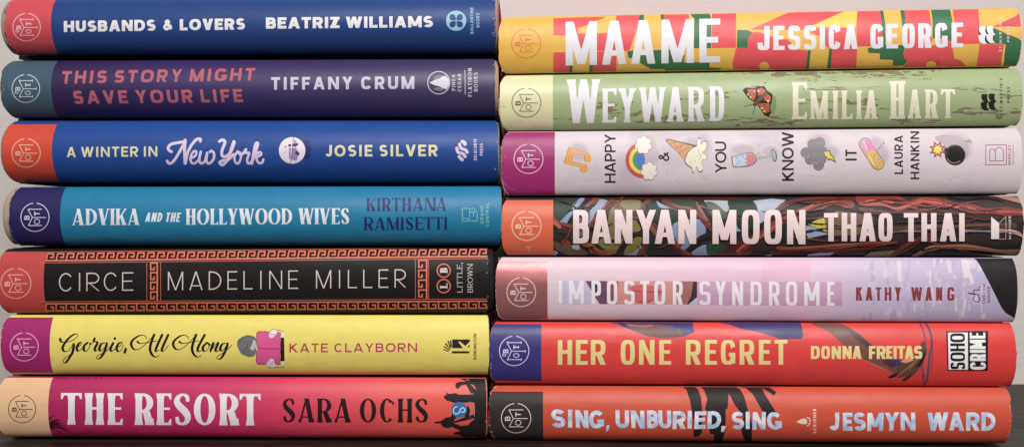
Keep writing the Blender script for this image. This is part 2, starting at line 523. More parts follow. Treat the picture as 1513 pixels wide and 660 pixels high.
        # page block
        vs, fs = [], []
        box(.003, L - .003, dm + .004, depth - .004, zb + .0031, zt - .0031)
        link('page_block', vs, fs, [mat(pages, .85, var=.2, scale=900, stretch=1, bump=.1)], None, bk.root, False)
    def apex(bk, px):
        r = bk.R3 @ ray(px, PH / 2); return bk.o.x - bk.o.y / r.y * r.x
    def endx(bk, z):
        e = bk.ends
        for (z0, x0), (z1, x1) in zip(e, e[1:]):
            if z0 <= z <= z1: return max(x0, x1)
        return e[0][1] if z < e[0][0] else e[-1][1]
    def surf(bk, px, py):
        """photo pixel -> (length along the spine, height) on the curved spine"""
        r = bk.R3 @ ray(px, py); o = bk.o
        z = bk.h; y = 0.0
        for k in range(14):
            t = (y - o.y) / r.y
            z = o.z + t * r.z
            zc = min(max(z, .010 * bk.T), .990 * bk.T)
            y = (y + bk.d(zc)) / 2 if k else bk.d(zc)
        x = o.x + (y - o.y) / r.y * r.x
        zc = min(max(z, .010 * bk.T), .990 * bk.T)
        lo, hi = bk.endx(zc) + .00004, bk.L - bk.cut1 * abs((zc - bk.h) / bk.h) ** 5 - .0003
        return min(max(x, lo), hi), zc
    def at(bk, s, z, off):
        """point on the facets of the jacket, lifted by off"""
        zn = bk.zn
        lo, hi = 0, len(zn) - 1
        while hi - lo > 1:
            m = (lo + hi) // 2
            if zn[m] <= z: lo = m
            else: hi = m
        t = (z - zn[lo]) / (zn[hi] - zn[lo])
        n = bk.nn[lo].lerp(bk.nn[hi], t)
        return Vector((s, bk.yn[lo] + (bk.yn[hi] - bk.yn[lo]) * t + n.x * off, z + n.y * off))

LAY = 0.000008
class Ink:
    """printing on a spine: every shape is given in photo pixels and laid on the curved spine"""
    def __init__(s, bk, name, base=1, parent=None, lay=LAY):
        s.lay = lay; s.cnt = {}
        s.bk, s.name, s.base, s.parent = bk, name, base, parent
        s.vs, s.fs, s.mi, s.ms = [], [], [], []
        s.nl = 0
    def add(s, polys, m, layer=None):
        bk = s.bk
        if isinstance(m, tuple): m = mat(m)
        if layer is None: layer = s.nl; s.nl += 1
        if m not in s.ms: s.ms.append(m)
        Q = []
        for p in polys:
            q = []
            for i in range(len(p)):
                a, c = p[i - 1], p[i]
                n = max(1, int(math.hypot(c[0] - a[0], c[1] - a[1]) / 9))
                for j in range(1, n + 1):
                    x, z = bk.surf(a[0] + (c[0] - a[0]) * j / n, a[1] + (c[1] - a[1]) * j / n)
                    q.append((x / U, z / U))
            Q.append(q)
        v, t = triangulate(Q, [z / U for z in bk.zn])
        b = len(s.vs); s.cnt[layer] = s.cnt.get(layer, -1) + 1; off = s.lay * (layer + min(.9, .11 * s.cnt[layer])) + LAY * s.base
        q = [bk.at(x * U, y * U, off) for x, y in v]
        s.vs.extend(q)
        for f in t:
            a, bb, c = (q[i] for i in f)
            nrm = (bb - a).cross(c - a)
            if nrm.length < 1e-13: continue
            f = f if nrm.y < 0 else f[::-1]
            s.fs.append(tuple(b + i for i in f)); s.mi.append(s.ms.index(m))
    def poly(s, p, m, smooth=False, **k):
        s.add([catmull(p, 5, True) if smooth else p], m, **k)
    def line(s, p, w, m, smooth=True, caps=True, layer=None, **k):
        s.add(stroke(catmull(p, 6) if smooth else p, w, caps, **k), m, layer)
    def text(s, txt, x0, y0, x1, y1, cap, f, m, cap1=None, gap=.16, space=.34, shear=0.0, xs=None, layer=None, wob=0.0, caps=None):
        """baseline from (x0,y0) to (x1,y1); cap height cap (cap1 at the far end); xs: (start, end) of every letter along the baseline"""
        if isinstance(m, tuple): m = mat(m)
        if layer is None: layer = s.nl; s.nl += 1
        cap1 = cap1 or cap
        dx, dy = x1 - x0, y1 - y0; Ln = math.hypot(dx, dy); ux, uy = dx / Ln, dy / Ln
        vx, vy = (0, -1) if abs(dx) > abs(dy) else (-1, 0)   # letters stand upright, or their tops point left when the line runs upward
        if xs is None:
            mean = (cap + cap1) / 2
            let = [c for c in txt if c != ' ']
            tot = sum(WID[c] for c in let)
            ng = sum(1 for a, b in zip(txt, txt[1:]) if a != ' ' and b != ' '); nsp = txt.count(' ')
            wm = (Ln / mean - ng * gap - nsp * space) / tot
            xs, p = [], 0.0
            for i, c in enumerate(txt):
                if c == ' ': p += space * mean; continue
                xs.append((p, p + WID[c] * wm * mean)); p = xs[-1][1]
                if i + 1 < len(txt) and txt[i + 1] != ' ': p += gap * mean
        let = [c for c in txt if c != ' ']
        for i, (c, (a, b)) in enumerate(zip(let, xs)):
            H = cap + (cap1 - cap) * ((a + b) / 2) / Ln
            if caps: H = caps[i]
            w = (b - a) / H
            G = glyph(c, w, f)
            if f.rnd:
                pass
            tilt = R.uniform(-wob, wob) if wob else 0; lift = R.uniform(-wob, wob) * .5 if wob else 0
            Q = []
            for p in G:
                qq = []
                for (gx, gy) in p:
                    gx2 = gx + shear * gy - shear * .5 + (gy - .5) * tilt; gy2 = gy + (gx - w / 2) * tilt + lift
                    al = a + gx2 * H; up = gy2 * H
                    qq.append((x0 + ux * al + vx * up, y0 + uy * al + vy * up))
                Q.append(qq)
            s.add(Q, m, layer)
    def done(s):
        if not s.fs: return None
        if s.name in PRINTED:            # all-over patterns and wear belong to the jacket itself
            V, Fc, Mi, Ms = s.bk.jd
            b, c = len(V), len(Ms)
            V += [tuple(v) for v in s.vs]; Fc += [tuple(b + i for i in f) for f in s.fs]; Mi += [c + i for i in s.mi]; Ms += s.ms
            return None
        return link(s.name, s.vs, s.fs, s.ms, s.mi, s.parent or s.bk.root)

def emblem(bk, cx, cy, r, m, band, serif=False, lw=1.15):
    """round club emblem: an M on its side between the letters B, T and O"""
    k = Ink(bk, 'emblem', 5, band)
    if isinstance(m, tuple): m = mat(m, .5)
    P = lambda x, y: (cx + x * r, cy + y * r)
    A = ring(0, 0, r, r, lw, lw, -90 + 7, 270 - 7, 2, 46)
    k.add([[(cx + x, cy + y) for x, y in p] for p in A], m, 0)
    L = []
    for a, b in (((-.47, -.55), (.46, -.55)), ((-.47, -.55), (-.18, .02)), ((-.18, .02), (-.45, .57)), ((-.45, .57), (.47, .57)), ((-.18, .02), (.74, .02))):
        L += stroke([P(*a), P(*b)], lw, caps=True)
    if serif:
        for x, y in ((.46, -.55), (.47, .57), (.74, .02), (-.45, -.55), (-.43, .57)): L += stroke([P(x, y - .08), P(x, y + .08)], lw, False)
        L += stroke(catmull([P(-.52, .18), P(-.60, .34), P(-.76, .32), P(-.72, .20), P(-.60, .24)], 4), lw * .9, False)
    k.add(L, m, 0)
    f = F(.20, .20) if not serif else F(.24, .16, serif=.12, sh=.13)
    k.text('B', *P(-.38, .18), *P(-.38, -.12), .36 * r, f, m, layer=1)
    k.text('T', *P(.32, -.11), *P(.32, -.38), .37 * r, f, m, layer=1)
    x, y = P(.14, .30)
    k.add([[(x + a, y + b) for a, b in p] for p in ring(0, 0, .21 * r, .19 * r if not serif else .15 * r, lw, lw, 0, 360, 2, 22)], m, 1)
    return k.done()

def band(bk, pts, m):
    """end band: a true rectangle on the spine, so its edge bows with the curve as seen from the camera"""
    x1 = max(p[0] for p in pts); xm = sum(p[0] for p in pts) / len(pts)
    yt = [p[1] for p in pts if p[0] > xm]; 
    ztop = bk.surf(x1, min(yt))[1]; zbot = bk.surf(x1, max(yt))[1]
    s1 = bk.apex(x1)
    zs = [zbot] + [z for z in bk.zn if zbot + .00002 < z < ztop - .00002] + [ztop]
    vs, fs = [], []
    for z in zs:
        s0 = bk.endx(z) + .00003
        for j in range(4): vs.append(bk.at(s0 + (s1 - s0) * j / 3, z, LAY * 3))
    for i in range(len(zs) - 1):
        for j in range(3):
            a = i * 4 + j
            fs.append((a, a + 1, a + 5, a + 4))
    return link('end_band', vs, fs, [m], None, bk.root)

def wear(bk, n, m, seed, right=True, left=True):
    """rubbed flecks along the ends of a jacket"""
    r_ = random.Random(seed); k = Ink(bk, 'edge_wear', 40); Q = []
    if isinstance(m, tuple): m = mat(m, .75)
    o = bk.M
    for i in range(n):
        z = bk.h + bk.h * r_.uniform(-.97, .97); end = r_.choice([e for e, on in ((0, left), (1, right)) if on])
        s = bk.endx(z) + r_.expovariate(2500) if end == 0 else bk.L - bk.cut1 * abs((z - bk.h) / bk.h) ** 5 - .0003 - r_.expovariate(2500)
        p = bk.M @ bk.at(s, z, 0); t = D / (p.y + D)
        px, py = PW / 2 + p.x * t / U, PH / 2 - (p.z - CZ) * t / U
        a, b = r_.uniform(.25, .9), r_.uniform(.4, 2.2)
        if r_.random() < .25: a, b = r_.uniform(1, 4.5), r_.uniform(.2, .45)
        Q.append([(px + a * math.cos(q * math.pi / 3.5) * r_.uniform(.5, 1.3), py + b * math.sin(q * math.pi / 3.5) * r_.uniform(.5, 1.3)) for q in range(7)])
    k.add(Q, m, 0)
    return k.done()

def finish():
    for bk in BOOKS:
        V, Fc, Mi, Ms = bk.jd
        old = bk.jacket; me_old = old.data
        me = bpy.data.meshes.new('dust_jacket'); me.from_pydata(V, [], Fc)
        for m in Ms: me.materials.append(m)
        me.polygons.foreach_set('material_index', Mi); me.polygons.foreach_set('use_smooth', [True] * len(Fc)); me.update()
        old.data = me; bpy.data.meshes.remove(me_old)

# ------------------------------------------------------------------ setting
def plain_box(name, x0, x1, y0, y1, z0, z1, m):
    v = [(x, y, z) for z in (z0, z1) for y in (y0, y1) for x in (x0, x1)]
    f = [(0, 2, 3, 1), (4, 5, 7, 6), (0, 1, 5, 4), (1, 3, 7, 5), (3, 2, 6, 7), (2, 0, 4, 6)]
    o = link(name, v, f, [m], None, None, False); o['kind'] = 'structure'
    return o

def wood():
    m = bpy.data.materials.new('dark_wood'); m.use_nodes = True
    nt = m.node_tree; N = nt.nodes; Lk = nt.links; b = N['Principled BSDF']
    tc = N.new('ShaderNodeTexCoord'); mp = N.new('ShaderNodeMapping'); mp.inputs['Scale'].default_value = (1.2, 28, 28)
    Lk.new(tc.outputs['Object'], mp.inputs[0])
    n1 = N.new('ShaderNodeTexNoise'); n1.inputs['Scale'].default_value = 6; n1.inputs['Detail'].default_value = 9; n1.inputs['Distortion'].default_value = .6
    Lk.new(mp.outputs[0], n1.inputs['Vector'])
    rp = N.new('ShaderNodeValToRGB'); e = rp.color_ramp.elements
    e[0].position = .36; e[0].color = (.006, .0035, .003, 1); e[1].position = .64; e[1].color = (.036, .021, .015, 1)
    Lk.new(n1.outputs['Fac'], rp.inputs[0]); Lk.new(rp.outputs[0], b.inputs['Base Color'])
    b.inputs['Roughness'].default_value = .5; b.inputs['Specular IOR Level'].default_value = .3
    bp = N.new('ShaderNodeBump'); bp.inputs['Strength'].default_value = .5; bp.inputs['Distance'].default_value = .0006
    Lk.new(n1.outputs['Fac'], bp.inputs['Height']); Lk.new(bp.outputs[0], b.inputs['Normal'])
    return m

def plaster():
    m = mat((222, 215, 211), .85, var=.07, scale=30, bump=.2)
    return m

ZT = 0.0                       # table top, set below the lowest book
# ------------------------------------------------------------------ the two stacks
LS = Stack(367, 0.0, 0.55)
RS = Stack(740, 0.0, 3.7)

MW = (238, 236, 240)
GEO = F(.30, .25, n=2.2); GEO.mv = .12
GEOM = F(.19, .18, n=2.2)
DIN = F(.235, .22, n=2.9, ca=32)
HUMA = F(.18, .165, n=2.1)
THIN = F(.06, .06, n=2.0, ca=38)
DIDO = F(.20, .06, th=.07, n=2.2, serif=.055, sh=.035, spine=True)
DIDW = F(.20, .07, th=.08, n=2.2, serif=.05, sh=.04, spine=True)
FLARE = F(.205, .075, th=.20, n=2.1, serif=.03, sh=.02, wedge=.22, spine=True)
FLAR2 = F(.185, .06, th=.075, n=2.0, serif=.025, sh=.015, wedge=.16, spine=True)
COND = F(.165, .15, n=3.6, ca=18)
CONDW = F(.148, .085, th=.13, n=3.4, serif=.03, sh=.02, wedge=.10)
BANY = F(.185, .15, n=3.8, ca=16)
IMPO = F(.145, .13, n=4.4, ca=12)
HERF = F(.185, .15, n=3.2, ca=16)
GROT = F(.21, .16, n=3.2, ca=16)
HAND = F(.23, .23, n=2.2, ca=40); HAND.mv = .22
TINY = F(.20, .19, n=2.4)
TINL = F(.135, .08, th=.08, n=2.1, serif=.05, sh=.06)
TINS = F(.19, .12, n=2.2, serif=.05, sh=.08)

# ===== left stack, from the top
bk = Book(LS, 7, 732, -6, -7, 83.5, 78.5, 3, 4, 6.0, 2.8, 'royal blue hardcover with worn pink-red spine end, topmost of the left stack', (38, 68, 128), (52, 84, 92), (150, 140, 126), ext=(7, 5), case2=(186, 92, 102), jag=(.0011, .0004))
bd = band(bk, [(-5, -14), (76, -14), (76, 90), (-5, 90)], mat((206, 80, 90), .5)); emblem(bk, 39.3, 40.6, 20.9, (245, 190, 195), bd, True)
k = Ink(bk, 'title', 4); k.text('HUSBANDS & LOVERS', 94.5, 47.7, 362, 44, 16.3, GEO, MW, 16.6, gap=.15, space=.62); k.done()
k = Ink(bk, 'author_name', 4); k.text('BEATRIZ WILLIAMS', 393, 42.9, 639.5, 40.6, 16.6, GEO, MW, gap=.15, space=.56); k.done()
z = S(560, 0, 7.335)
k = Ink(bk, 'publisher_mark', 4); lb = (150, 200, 218)
k.poly(disc(*z((836, 228))[0], 15, 30), lb)
def petal(cx, cy, sx, sy, r):
    p = [(0, 0), (.12, -.55)] + [(1 + math.cos(a) * .95 - .05, 1 + math.sin(a) * .95 - .05) for a in (math.pi * 1.25, math.pi * 1.4)]
    p = [(0.06, 0.06), (.62, 0.06), (.92, .20), (1.05, .52), (.96, .86), (.72, 1.05), (.40, 1.0), (.14, .80), (.06, .5)]
    return [(cx + sx * x * r, cy + sy * y * r) for x, y in p]
for sx in (-1, 1):
    for sy in (-1, 1): k.add([petal(674, 31.1, sx, sy, 9.6)], mat((38, 68, 128)), 1)
k.text('BALLANTINE', 699.6, 50.4, 699.2, 11.6, 4.6, TINY, lb, gap=.22, layer=2)
k.text('BOOKS', 708.5, 40.9, 708.2, 19.8, 4.6, TINY, lb, gap=.22, layer=2)
k.done()
wear(bk, 16, (226, 160, 160), 1, True, True)

bk = Book(LS, 1, 731.5, 90, 84, 174, 175, 3, 4, 6.0, 3.0, 'dark purple hardcover with slate blue spine end and dusty pink title', ramp_mat([(0, (46, 32, 62)), (.35, (56, 44, 98)), (1, (66, 56, 92))], 0, .24), (44, 36, 62), (176, 150, 112), ext=(2.5, 5), case2=(214, 142, 148), jag=(.0005, .0003))
bd = band(bk, [(-5, 80), (76, 80), (76, 185), (-5, 185)], mat((68, 92, 108), .5)); emblem(bk, 38.2, 131, 21, (205, 210, 222), bd, True)
k = Ink(bk, 'title', 4); red = (104, 38, 62); pk = mat((180, 100, 118), .5)
k.text('THIS STORY MIGHT', 91.0, 122.4, 375.7, 117.4, 18.5, DIN, red, gap=.30, space=.66, shear=.13, layer=0)
k.text('SAVE YOUR LIFE', 108.0, 152.0, 357.8, 149.3, 19.3, DIN, red, gap=.30, space=.62, shear=-.13, layer=0)
k.text('THIS STORY MIGHT', 91.5, 124.1, 376.3, 119.1, 18.3, DIN, pk, gap=.30, space=.66, shear=.13, layer=1)
k.text('SAVE YOUR LIFE', 108.5, 153.8, 358.3, 151.1, 19.3, DIN, pk, gap=.30, space=.62, shear=-.13, layer=1)
k.done()
k = Ink(bk, 'author_name', 4); k.text('TIFFANY CRUM', 400.7, 132.8, 612.2, 131.4, 18.5, DIN, mat((205, 198, 216), .5), gap=.28, space=.70); k.done()
z = S(560, 85, 7.335); k = Ink(bk, 'publisher_mark', 4); wh = (214, 208, 222)
c = z((647, 275))[0]
k.add([[(c[0] + x, c[1] + y) for x, y in p] for p in ring(0, 0, 16.8, 17.2, 1.3, 1.3, 0, 360, 2, 40)], wh)
k.add([z((590, 215), (640, 190), (700, 195), (670, 235), (600, 240)), z((590, 335), (640, 320), (700, 345), (680, 365), (610, 355))], mat((128, 120, 140), var=.3, scale=900))
k.poly(z((548, 275), (600, 245), (650, 232), (690, 205), (722, 200), (752, 235), (762, 275), (752, 315), (730, 345), (690, 335), (650, 312), (600, 300)), mat((222, 216, 226), var=.15, scale=1500))
for t, x, a, b, h in (('PINE&', 672.8, 134.4, 110.2, 5.1), ('CEDAR', 681.6, 135.4, 109.5, 5.2), ('FLATIRON', 697.3, 143, 101, 5.6), ('BOOKS', 705.8, 135.4, 107.5, 5.4)):
    k.text(t, x, a, x - .3, b, h, TINS, wh, gap=.26, layer=3)
k.line([(687, 104), (687.4, 139.5)], .9, wh, False, layer=3)
k.done()
wear(bk, 8, (150, 150, 160), 2, True, True)

bk = Book(LS, 3, 736, 178.5, 175, 269, 272.5, 3, 3, 6.6, 3.2, 'royal blue hardcover with orange spine end and cursive lilac lettering', (38, 76, 150), (34, 52, 98), (160, 146, 126), ext=(4, 1.5), jag=(.0005, .0002))
bd = band(bk, [(-5, 184), (76.5, 184), (76.5, 280), (-5, 280)], mat((214, 80, 62), .5)); emblem(bk, 38.6, 226, 21.5, (248, 190, 160), bd)
k = Ink(bk, 'title', 4); cr = (232, 226, 178)
k.text('A WINTER IN', 98.8, 232.3, 232.6, 231.2, 14.9, GEOM, cr, gap=.22, space=.52)
z = S(230, 175, 6.6); li = mat((228, 208, 232), .45)
scr = [([(155, 325), (130, 310), (122, 285), (150, 252), (210, 238), (280, 228)], 26), ([(288, 212), (282, 300), (288, 438)], 28), ([(280, 240), (230, 330), (180, 410), (135, 440), (112, 415)], 25),
       ([(290, 438), (310, 340), (350, 260), (400, 205), (436, 203), (436, 222)], 26),
       ([(335, 395), (388, 362), (395, 322), (368, 325), (342, 372), (346, 425), (380, 438), (430, 395)], 21),
       ([(440, 325), (425, 400), (442, 438), (480, 415), (503, 335), (494, 410), (520, 440), (562, 400), (570, 345), (548, 318), (530, 325)], 23),
       ([(622, 225), (650, 210), (676, 232), (648, 310), (648, 360), (680, 372), (730, 330), (768, 232)], 27), ([(762, 225), (740, 290), (702, 400), (655, 452), (625, 432), (650, 412), (705, 402), (760, 350)], 26),
       ([(800, 322), (770, 370), (776, 425), (808, 436), (832, 372), (806, 328), (846, 350)], 21),
       ([(850, 345), (882, 300), (876, 335), (912, 338), (893, 400), (905, 440), (945, 410)], 22),
       ([(950, 400), (982, 300), (996, 245), (976, 250), (955, 345), (938, 440)], 27), ([(952, 385), (1008, 330), (1030, 350), (985, 385), (1002, 430), (1036, 432), (1050, 400)], 22)]
Q = []
for p, w in scr: Q += script(catmull(z(*p), 7), w * 1.06 / 6.6)
k.add(Q, li, 1); k.done()
z = S(400, 175, 6.6); k = Ink(bk, 'snow_globe_picture', 4); pu = (72, 58, 112)
k.poly(z((320, 212), (372, 210), (392, 260), (395, 320), (378, 412), (318, 385)), (44, 50, 112))
k.poly(disc(*z((209, 312))[0], 19.6, 34), mat((238, 228, 238), .45))
k.add([z((172, 252), (200, 252), (200, 274), (172, 276)), z((212, 248), (266, 240), (270, 258), (240, 278), (212, 272)), z((240, 322), (262, 318), (284, 345), (268, 365), (240, 345))], (74, 60, 104), 2)
k.add([z((205, 290), (250, 285), (270, 350), (255, 415), (205, 405)), z((226, 212), (248, 215), (252, 240), (226, 244)), z((178, 285), (196, 285), (196, 395), (180, 400))], mat((160, 136, 184), var=.3, scale=700), 1)
k.line(z((222, 186), (195, 440)), .9, pu, False, layer=3); k.poly(disc(*z((145, 277))[0], 1.7, 10), (222, 150, 120), layer=3); k.line(z((125, 330), (175, 330)), .5, (190, 180, 205), False, layer=3)
k.done()
k = Ink(bk, 'author_name', 4); k.text('JOSIE SILVER', 481, 231.4, 646.7, 230.8, 17, F(.22, .20, n=2.1), cr, gap=.22, space=.60); k.done()
z = S(560, 175, 6.6); k = Ink(bk, 'publisher_mark', 4); Q = []
for p, w in (([(812, 226), (835, 238), (838, 252)], 34), ([(785, 252), (800, 290), (845, 308), (860, 330)], 30), ([(758, 290), (772, 330), (820, 345), (840, 372)], 30), ([(782, 372), (800, 392), (812, 402)], 32)):
    Q += stroke(catmull(z(*p), 6), w / 6.6)
k.add(Q, li); k.text('DELACORTE', 704.7, 236.8, 704.5, 205.3, 4.5, TINY, li, gap=.2, layer=0); k.text('PRESS', 713.6, 229.8, 713.4, 212.1, 4.6, TINY, li, gap=.2, layer=0)
k.done()
wear(bk, 10, (190, 170, 160), 3, True, True)

bk = Book(LS, 13, 741, 274.5, 274, 364.5, 363, 3, 3, 5.2, 2.8, 'teal hardcover with navy spine end and two-line navy author name', (40, 126, 168), (22, 66, 88), (172, 154, 130), ext=(10.5, 0), jag=(.0005, .0002))
bd = band(bk, [(5, 278), (88.6, 277), (88.6, 372), (5, 372)], mat((42, 38, 92), .5)); emblem(bk, 51.7, 320.8, 21.4, (226, 214, 232), bd)
k = Ink(bk, 'title', 4); wt = mat((232, 236, 240), .45)
k.text('ADVIKA', 106.4, 332.4, 206.5, 332.1, 24.0, DIDO, wt, gap=.06); k.text('AND THE', 215.6, 327.6, 266.4, 327.6, 13.5, F(.19, .15), wt, gap=.14, space=.42, shear=.2); k.text('HOLLYWOOD WIVES', 274.2, 331.8, 516.7, 330.8, 23.4, DIDO, wt, gap=.05, space=.38)
k.done()
k = Ink(bk, 'author_name', 4); nv = (36, 46, 108)
k.text('KIRTHANA', 541.2, 311.7, 660, 311.4, 19.3, DIDW, nv, gap=.10); k.text('RAMISETTI', 537.4, 339.7, 661.2, 339.4, 19, DIDW, nv, gap=.08); k.done()
z = S(560, 270, 6.6); k = Ink(bk, 'publisher_mark', 4); gn = (132, 200, 178); Q = []
for p in (z((872, 250), (812, 250), (812, 335)), z((958, 300), (958, 372), (893, 372))):
    for a, b in zip(p, p[1:]): Q += stroke([a, b], 1.1)
for p in (z((845, 345), (818, 346), (814, 370), (850, 374), (880, 366), (878, 345), (862, 346), (862, 362)), z((885, 328), (884, 290), (918, 290), (920, 326)), z((958, 282), (890, 282), (886, 256), (930, 252), (934, 280))):
    Q += stroke(catmull(p, 5), 1.0)
k.add(Q, gn); k.text('GRAND', 714.5, 330.6, 714.4, 303.3, 4.7, TINY, gn, gap=.26, layer=1); k.text('CENTRAL', 722.3, 334.4, 722.2, 299.5, 4.8, TINY, gn, gap=.26, layer=1)
k.done()
wear(bk, 14, (150, 140, 160), 4, True, True)

bk = Book(LS, -4, 722.5, 366, 364.5, 463.5, 462.8, 2, 2, 3.4, 2.6, 'black hardcover framed by orange key-pattern bands with brick red spine end', (34, 30, 31), (62, 34, 30), (30, 29, 29), ext=(2, 7.5), jag=(.0003, .0007))
k = Ink(bk, 'key_pattern_border', 2); og = mat((226, 122, 96), .5); dk = mat((46, 24, 22), .5)
tl = lambda x: 373.0 + (366.6 - 373.0) * (x - 64) / 654
bl = lambda x: 460.6 + (456.5 - 460.6) * (x - 64) / 654
xs = [60 + 30 * i for i in range(23)]
def strip(f, a, b): return [(x, f(x) + a) for x in xs] + [(x, f(x) + b) for x in xs[::-1]]
k.add([strip(tl, -1.2, 13.2), strip(bl, -13.4, -.4)], dk, 0)
k.add([strip(tl, 10.8, 13.0), strip(bl, -13.2, -11.0), strip(tl, -1.2, -.5)], og, 1)
k.add([strip(tl, 14.6, 15.6), strip(bl, -15.8, -14.8)], (196, 112, 92), 1)
Q = []
n = 44; cw = 654 / n
for i in range(n):
    x = 66 + i * cw
    for f, base, s in ((tl, 11.2, -1), (bl, -11.4, 1)):
        y = f(x) + base
        pts = [(x + .16 * cw - (.0 if s > 0 else 0), y), (x + (.30 if s < 0 else .16) * cw, y + s * 9.6), (x + .90 * cw, y + s * 9.6), (x + .86 * cw, y + s * 4.0), (x + .52 * cw, y + s * 4.2)]
        for a, b in zip(pts, pts[1:]): Q += stroke([a, b], 2.1, False)
        for c in pts[1:4]: Q.append(rect(c[0] - 1.05, c[1] - 1.05, c[0] + 1.05, c[1] + 1.05))
k.add(Q, og, 2)
for xa, xb, la, lb_ in ((221.5, 233.5, 217, 237.4), (617.5, 631.5, 613.8, 633.2)):
    y0, y1 = tl(xa) + 15.6, bl(xa) - 15.8
    k.add([rect(xa - 1.5, y0, xb + 1.5, y1)], dk, 0); k.add([rect(xb - 2.2, y0, xb, y1)], og, 1)
    k.add([rect(la - .45, y0, la + .45, y1), rect(lb_ - .45, y0, lb_ + .45, y1)], (196, 112, 92), 1)
    Q = []
    for i in range(4):
        c = (y1 - y0) / 4; y = y0 + c * i
        pts = [(xb - 1, y + 1.2), (xa + 1.2, y + 1.2), (xa + 1.2, y + c * .78), (xa + 6.2, y + c * .78), (xa + 6.2, y + c * .48)]
        for a, b in zip(pts, pts[1:]): Q += stroke([a, b], 2.0, False)
        for q in pts[1:4]: Q.append(rect(q[0] - 1, q[1] - 1, q[0] + 1, q[1] + 1))
    k.add(Q, og, 2)
k.done()
bd = band(bk, [(-12, 371.5), (64.4, 371.5), (64.4, 470), (-12, 470)], mat((196, 78, 74), .5)); emblem(bk, 23.5, 418.3, 22.8, (245, 180, 165), bd)
k = Ink(bk, 'title', 4); sv = mat((222, 210, 208), .4); k.text('CIRCE', 87.1, 430.2, 197, 428.9, 27.0, THIN, sv, gap=.24); k.done()
k = Ink(bk, 'author_name', 4); k.text('MADELINE MILLER', 248.2, 428.4, 600, 424.4, 27.0, THIN, sv, gap=.34, space=.98); k.done()
k = Ink(bk, 'publisher_mark', 4)
for y, ch in ((399.5, 'B'), (422.3, 'L')):
    k.add([[(655.6 + a, y + b) for a, b in p] for p in ring(0, 0, 10.5, 10.6, 1.7, 1.7, 0, 360, 2, 34)], og, 0)
    k.text(ch, 661.2, y + 4.0, 661.1, y - 4.2, 11.0, F(.26, .10, serif=.10, sh=.07), sv, layer=1)
k.text('LITTLE,', 683.4, 432, 683, 387.5, 8.0, TINL, (205, 196, 192), gap=.14, layer=1); k.text('BROWN', 698.7, 432, 698.4, 390, 8.0, TINL, (205, 196, 192), gap=.12, layer=1)
k.done()
wear(bk, 14, (150, 140, 136), 5, True, False)

bk = Book(LS, 1, 722.5, 464.2, 463.5, 553.3, 555, 2, 2, 3.4, 2.4, 'yellow hardcover with magenta spine end and black cursive title', (240, 224, 118), (226, 206, 96), (236, 226, 170), jag=(.0003, .0004))
bd = band(bk, [(-5, 468.5), (73.4, 468.5), (73.4, 550.3), (-5, 550.3)], mat((166, 44, 112), .5)); emblem(bk, 35.8, 511.9, 21.3, (244, 180, 214), bd)
k = Ink(bk, 'title', 4); bkk = mat((30, 26, 24), .5)
za, zb = S(80, 460, 7.333), S(210, 460, 7.333); Q = []
nib = (1.0, 3.6, .40)
A1 = [(47, 292), (27, 260), (-33, 260), (-103, 310), (-118, 360), (-83, 408), (-23, 398), (47, 340), (132, 250)]
A2 = [(130, 250), (97, 340), (86, 410), (110, 468), (150, 490), (185, 474)]
A3 = [(-50, 325), (-20, 342), (80, 330), (160, 315)]
sh = lambda p, d: [(x + d, y) for x, y in p]
for z, L in ((za, [[(66, 296), (78, 325), (130, 330), (200, 310), (254, 265), (240, 240), (190, 260), (130, 320), (92, 390), (112, 430), (160, 418), (212, 345), (202, 430), (170, 490), (125, 550), (100, 545), (112, 508), (180, 462)],
                  [(240, 392), (288, 360), (298, 332), (270, 342), (245, 390), (258, 426), (290, 412), (322, 378)], [(362, 335), (325, 370), (322, 415), (350, 425), (385, 380), (385, 342), (400, 352), (428, 318)],
                  [(428, 325), (442, 286), (430, 322), (470, 332), (440, 400), (452, 425), (488, 395)], [(552, 338), (510, 350), (490, 400), (506, 425), (545, 388), (572, 338), (546, 430), (500, 500), (460, 505), (472, 478), (560, 430), (618, 372)],
                  [(640, 340), (610, 400), (622, 427), (652, 408), (690, 375)], [(680, 392), (728, 360), (733, 332), (700, 345), (676, 390), (692, 430), (728, 410), (752, 362)], [(776, 404), (765, 440)]]),
             (zb, [A1, A2, A3, [(216, 252), (150, 400), (156, 430), (186, 412)], [(282, 252), (216, 400), (226, 430), (258, 402), (285, 360)], sh(A1, 455), sh(A2, 455), sh(A3, 455),
                   [(677, 252), (605, 390), (612, 430), (648, 418)], [(702, 335), (660, 380), (666, 425), (700, 418), (725, 372), (704, 336), (735, 358)], [(772, 340), (740, 430), (790, 360), (826, 336), (795, 410), (812, 430), (852, 398)],
                   [(912, 342), (870, 350), (846, 400), (866, 425), (900, 388), (928, 340), (900, 430), (850, 508), (812, 505), (822, 478), (900, 430), (972, 362)]])):
    for p in L: Q += script(catmull(z(*p), 7), 1.05, 4.0)
Q.append(disc(*za((658, 290))[0], 2.1, 10))
k.add(Q, bkk, 0); k.done()
z = S(340, 460, 7.33); k = Ink(bk, 'reader_picture', 4); gy = mat((120, 118, 118), var=.5, scale=900)
k.poly(z((75, 360), (85, 310), (120, 280), (180, 255), (240, 262), (280, 290), (285, 400), (270, 470), (215, 490), (130, 462), (95, 410)), gy, True)
for p in ([(85, 330), (130, 290), (200, 270), (260, 290)], [(80, 370), (110, 330), (170, 330), (190, 380), (150, 430)], [(130, 270), (120, 300), (95, 310)], [(200, 300), (230, 330), (215, 400), (180, 440)], [(110, 400), (160, 450), (220, 470)], [(250, 330), (225, 380), (250, 420)]):
    k.line(z(*p), .55, (58, 56, 56), layer=1)
k.add([z((255, 300), (285, 330), (295, 380), (240, 420), (215, 400))], mat((196, 192, 192), var=.3, scale=900), 2)
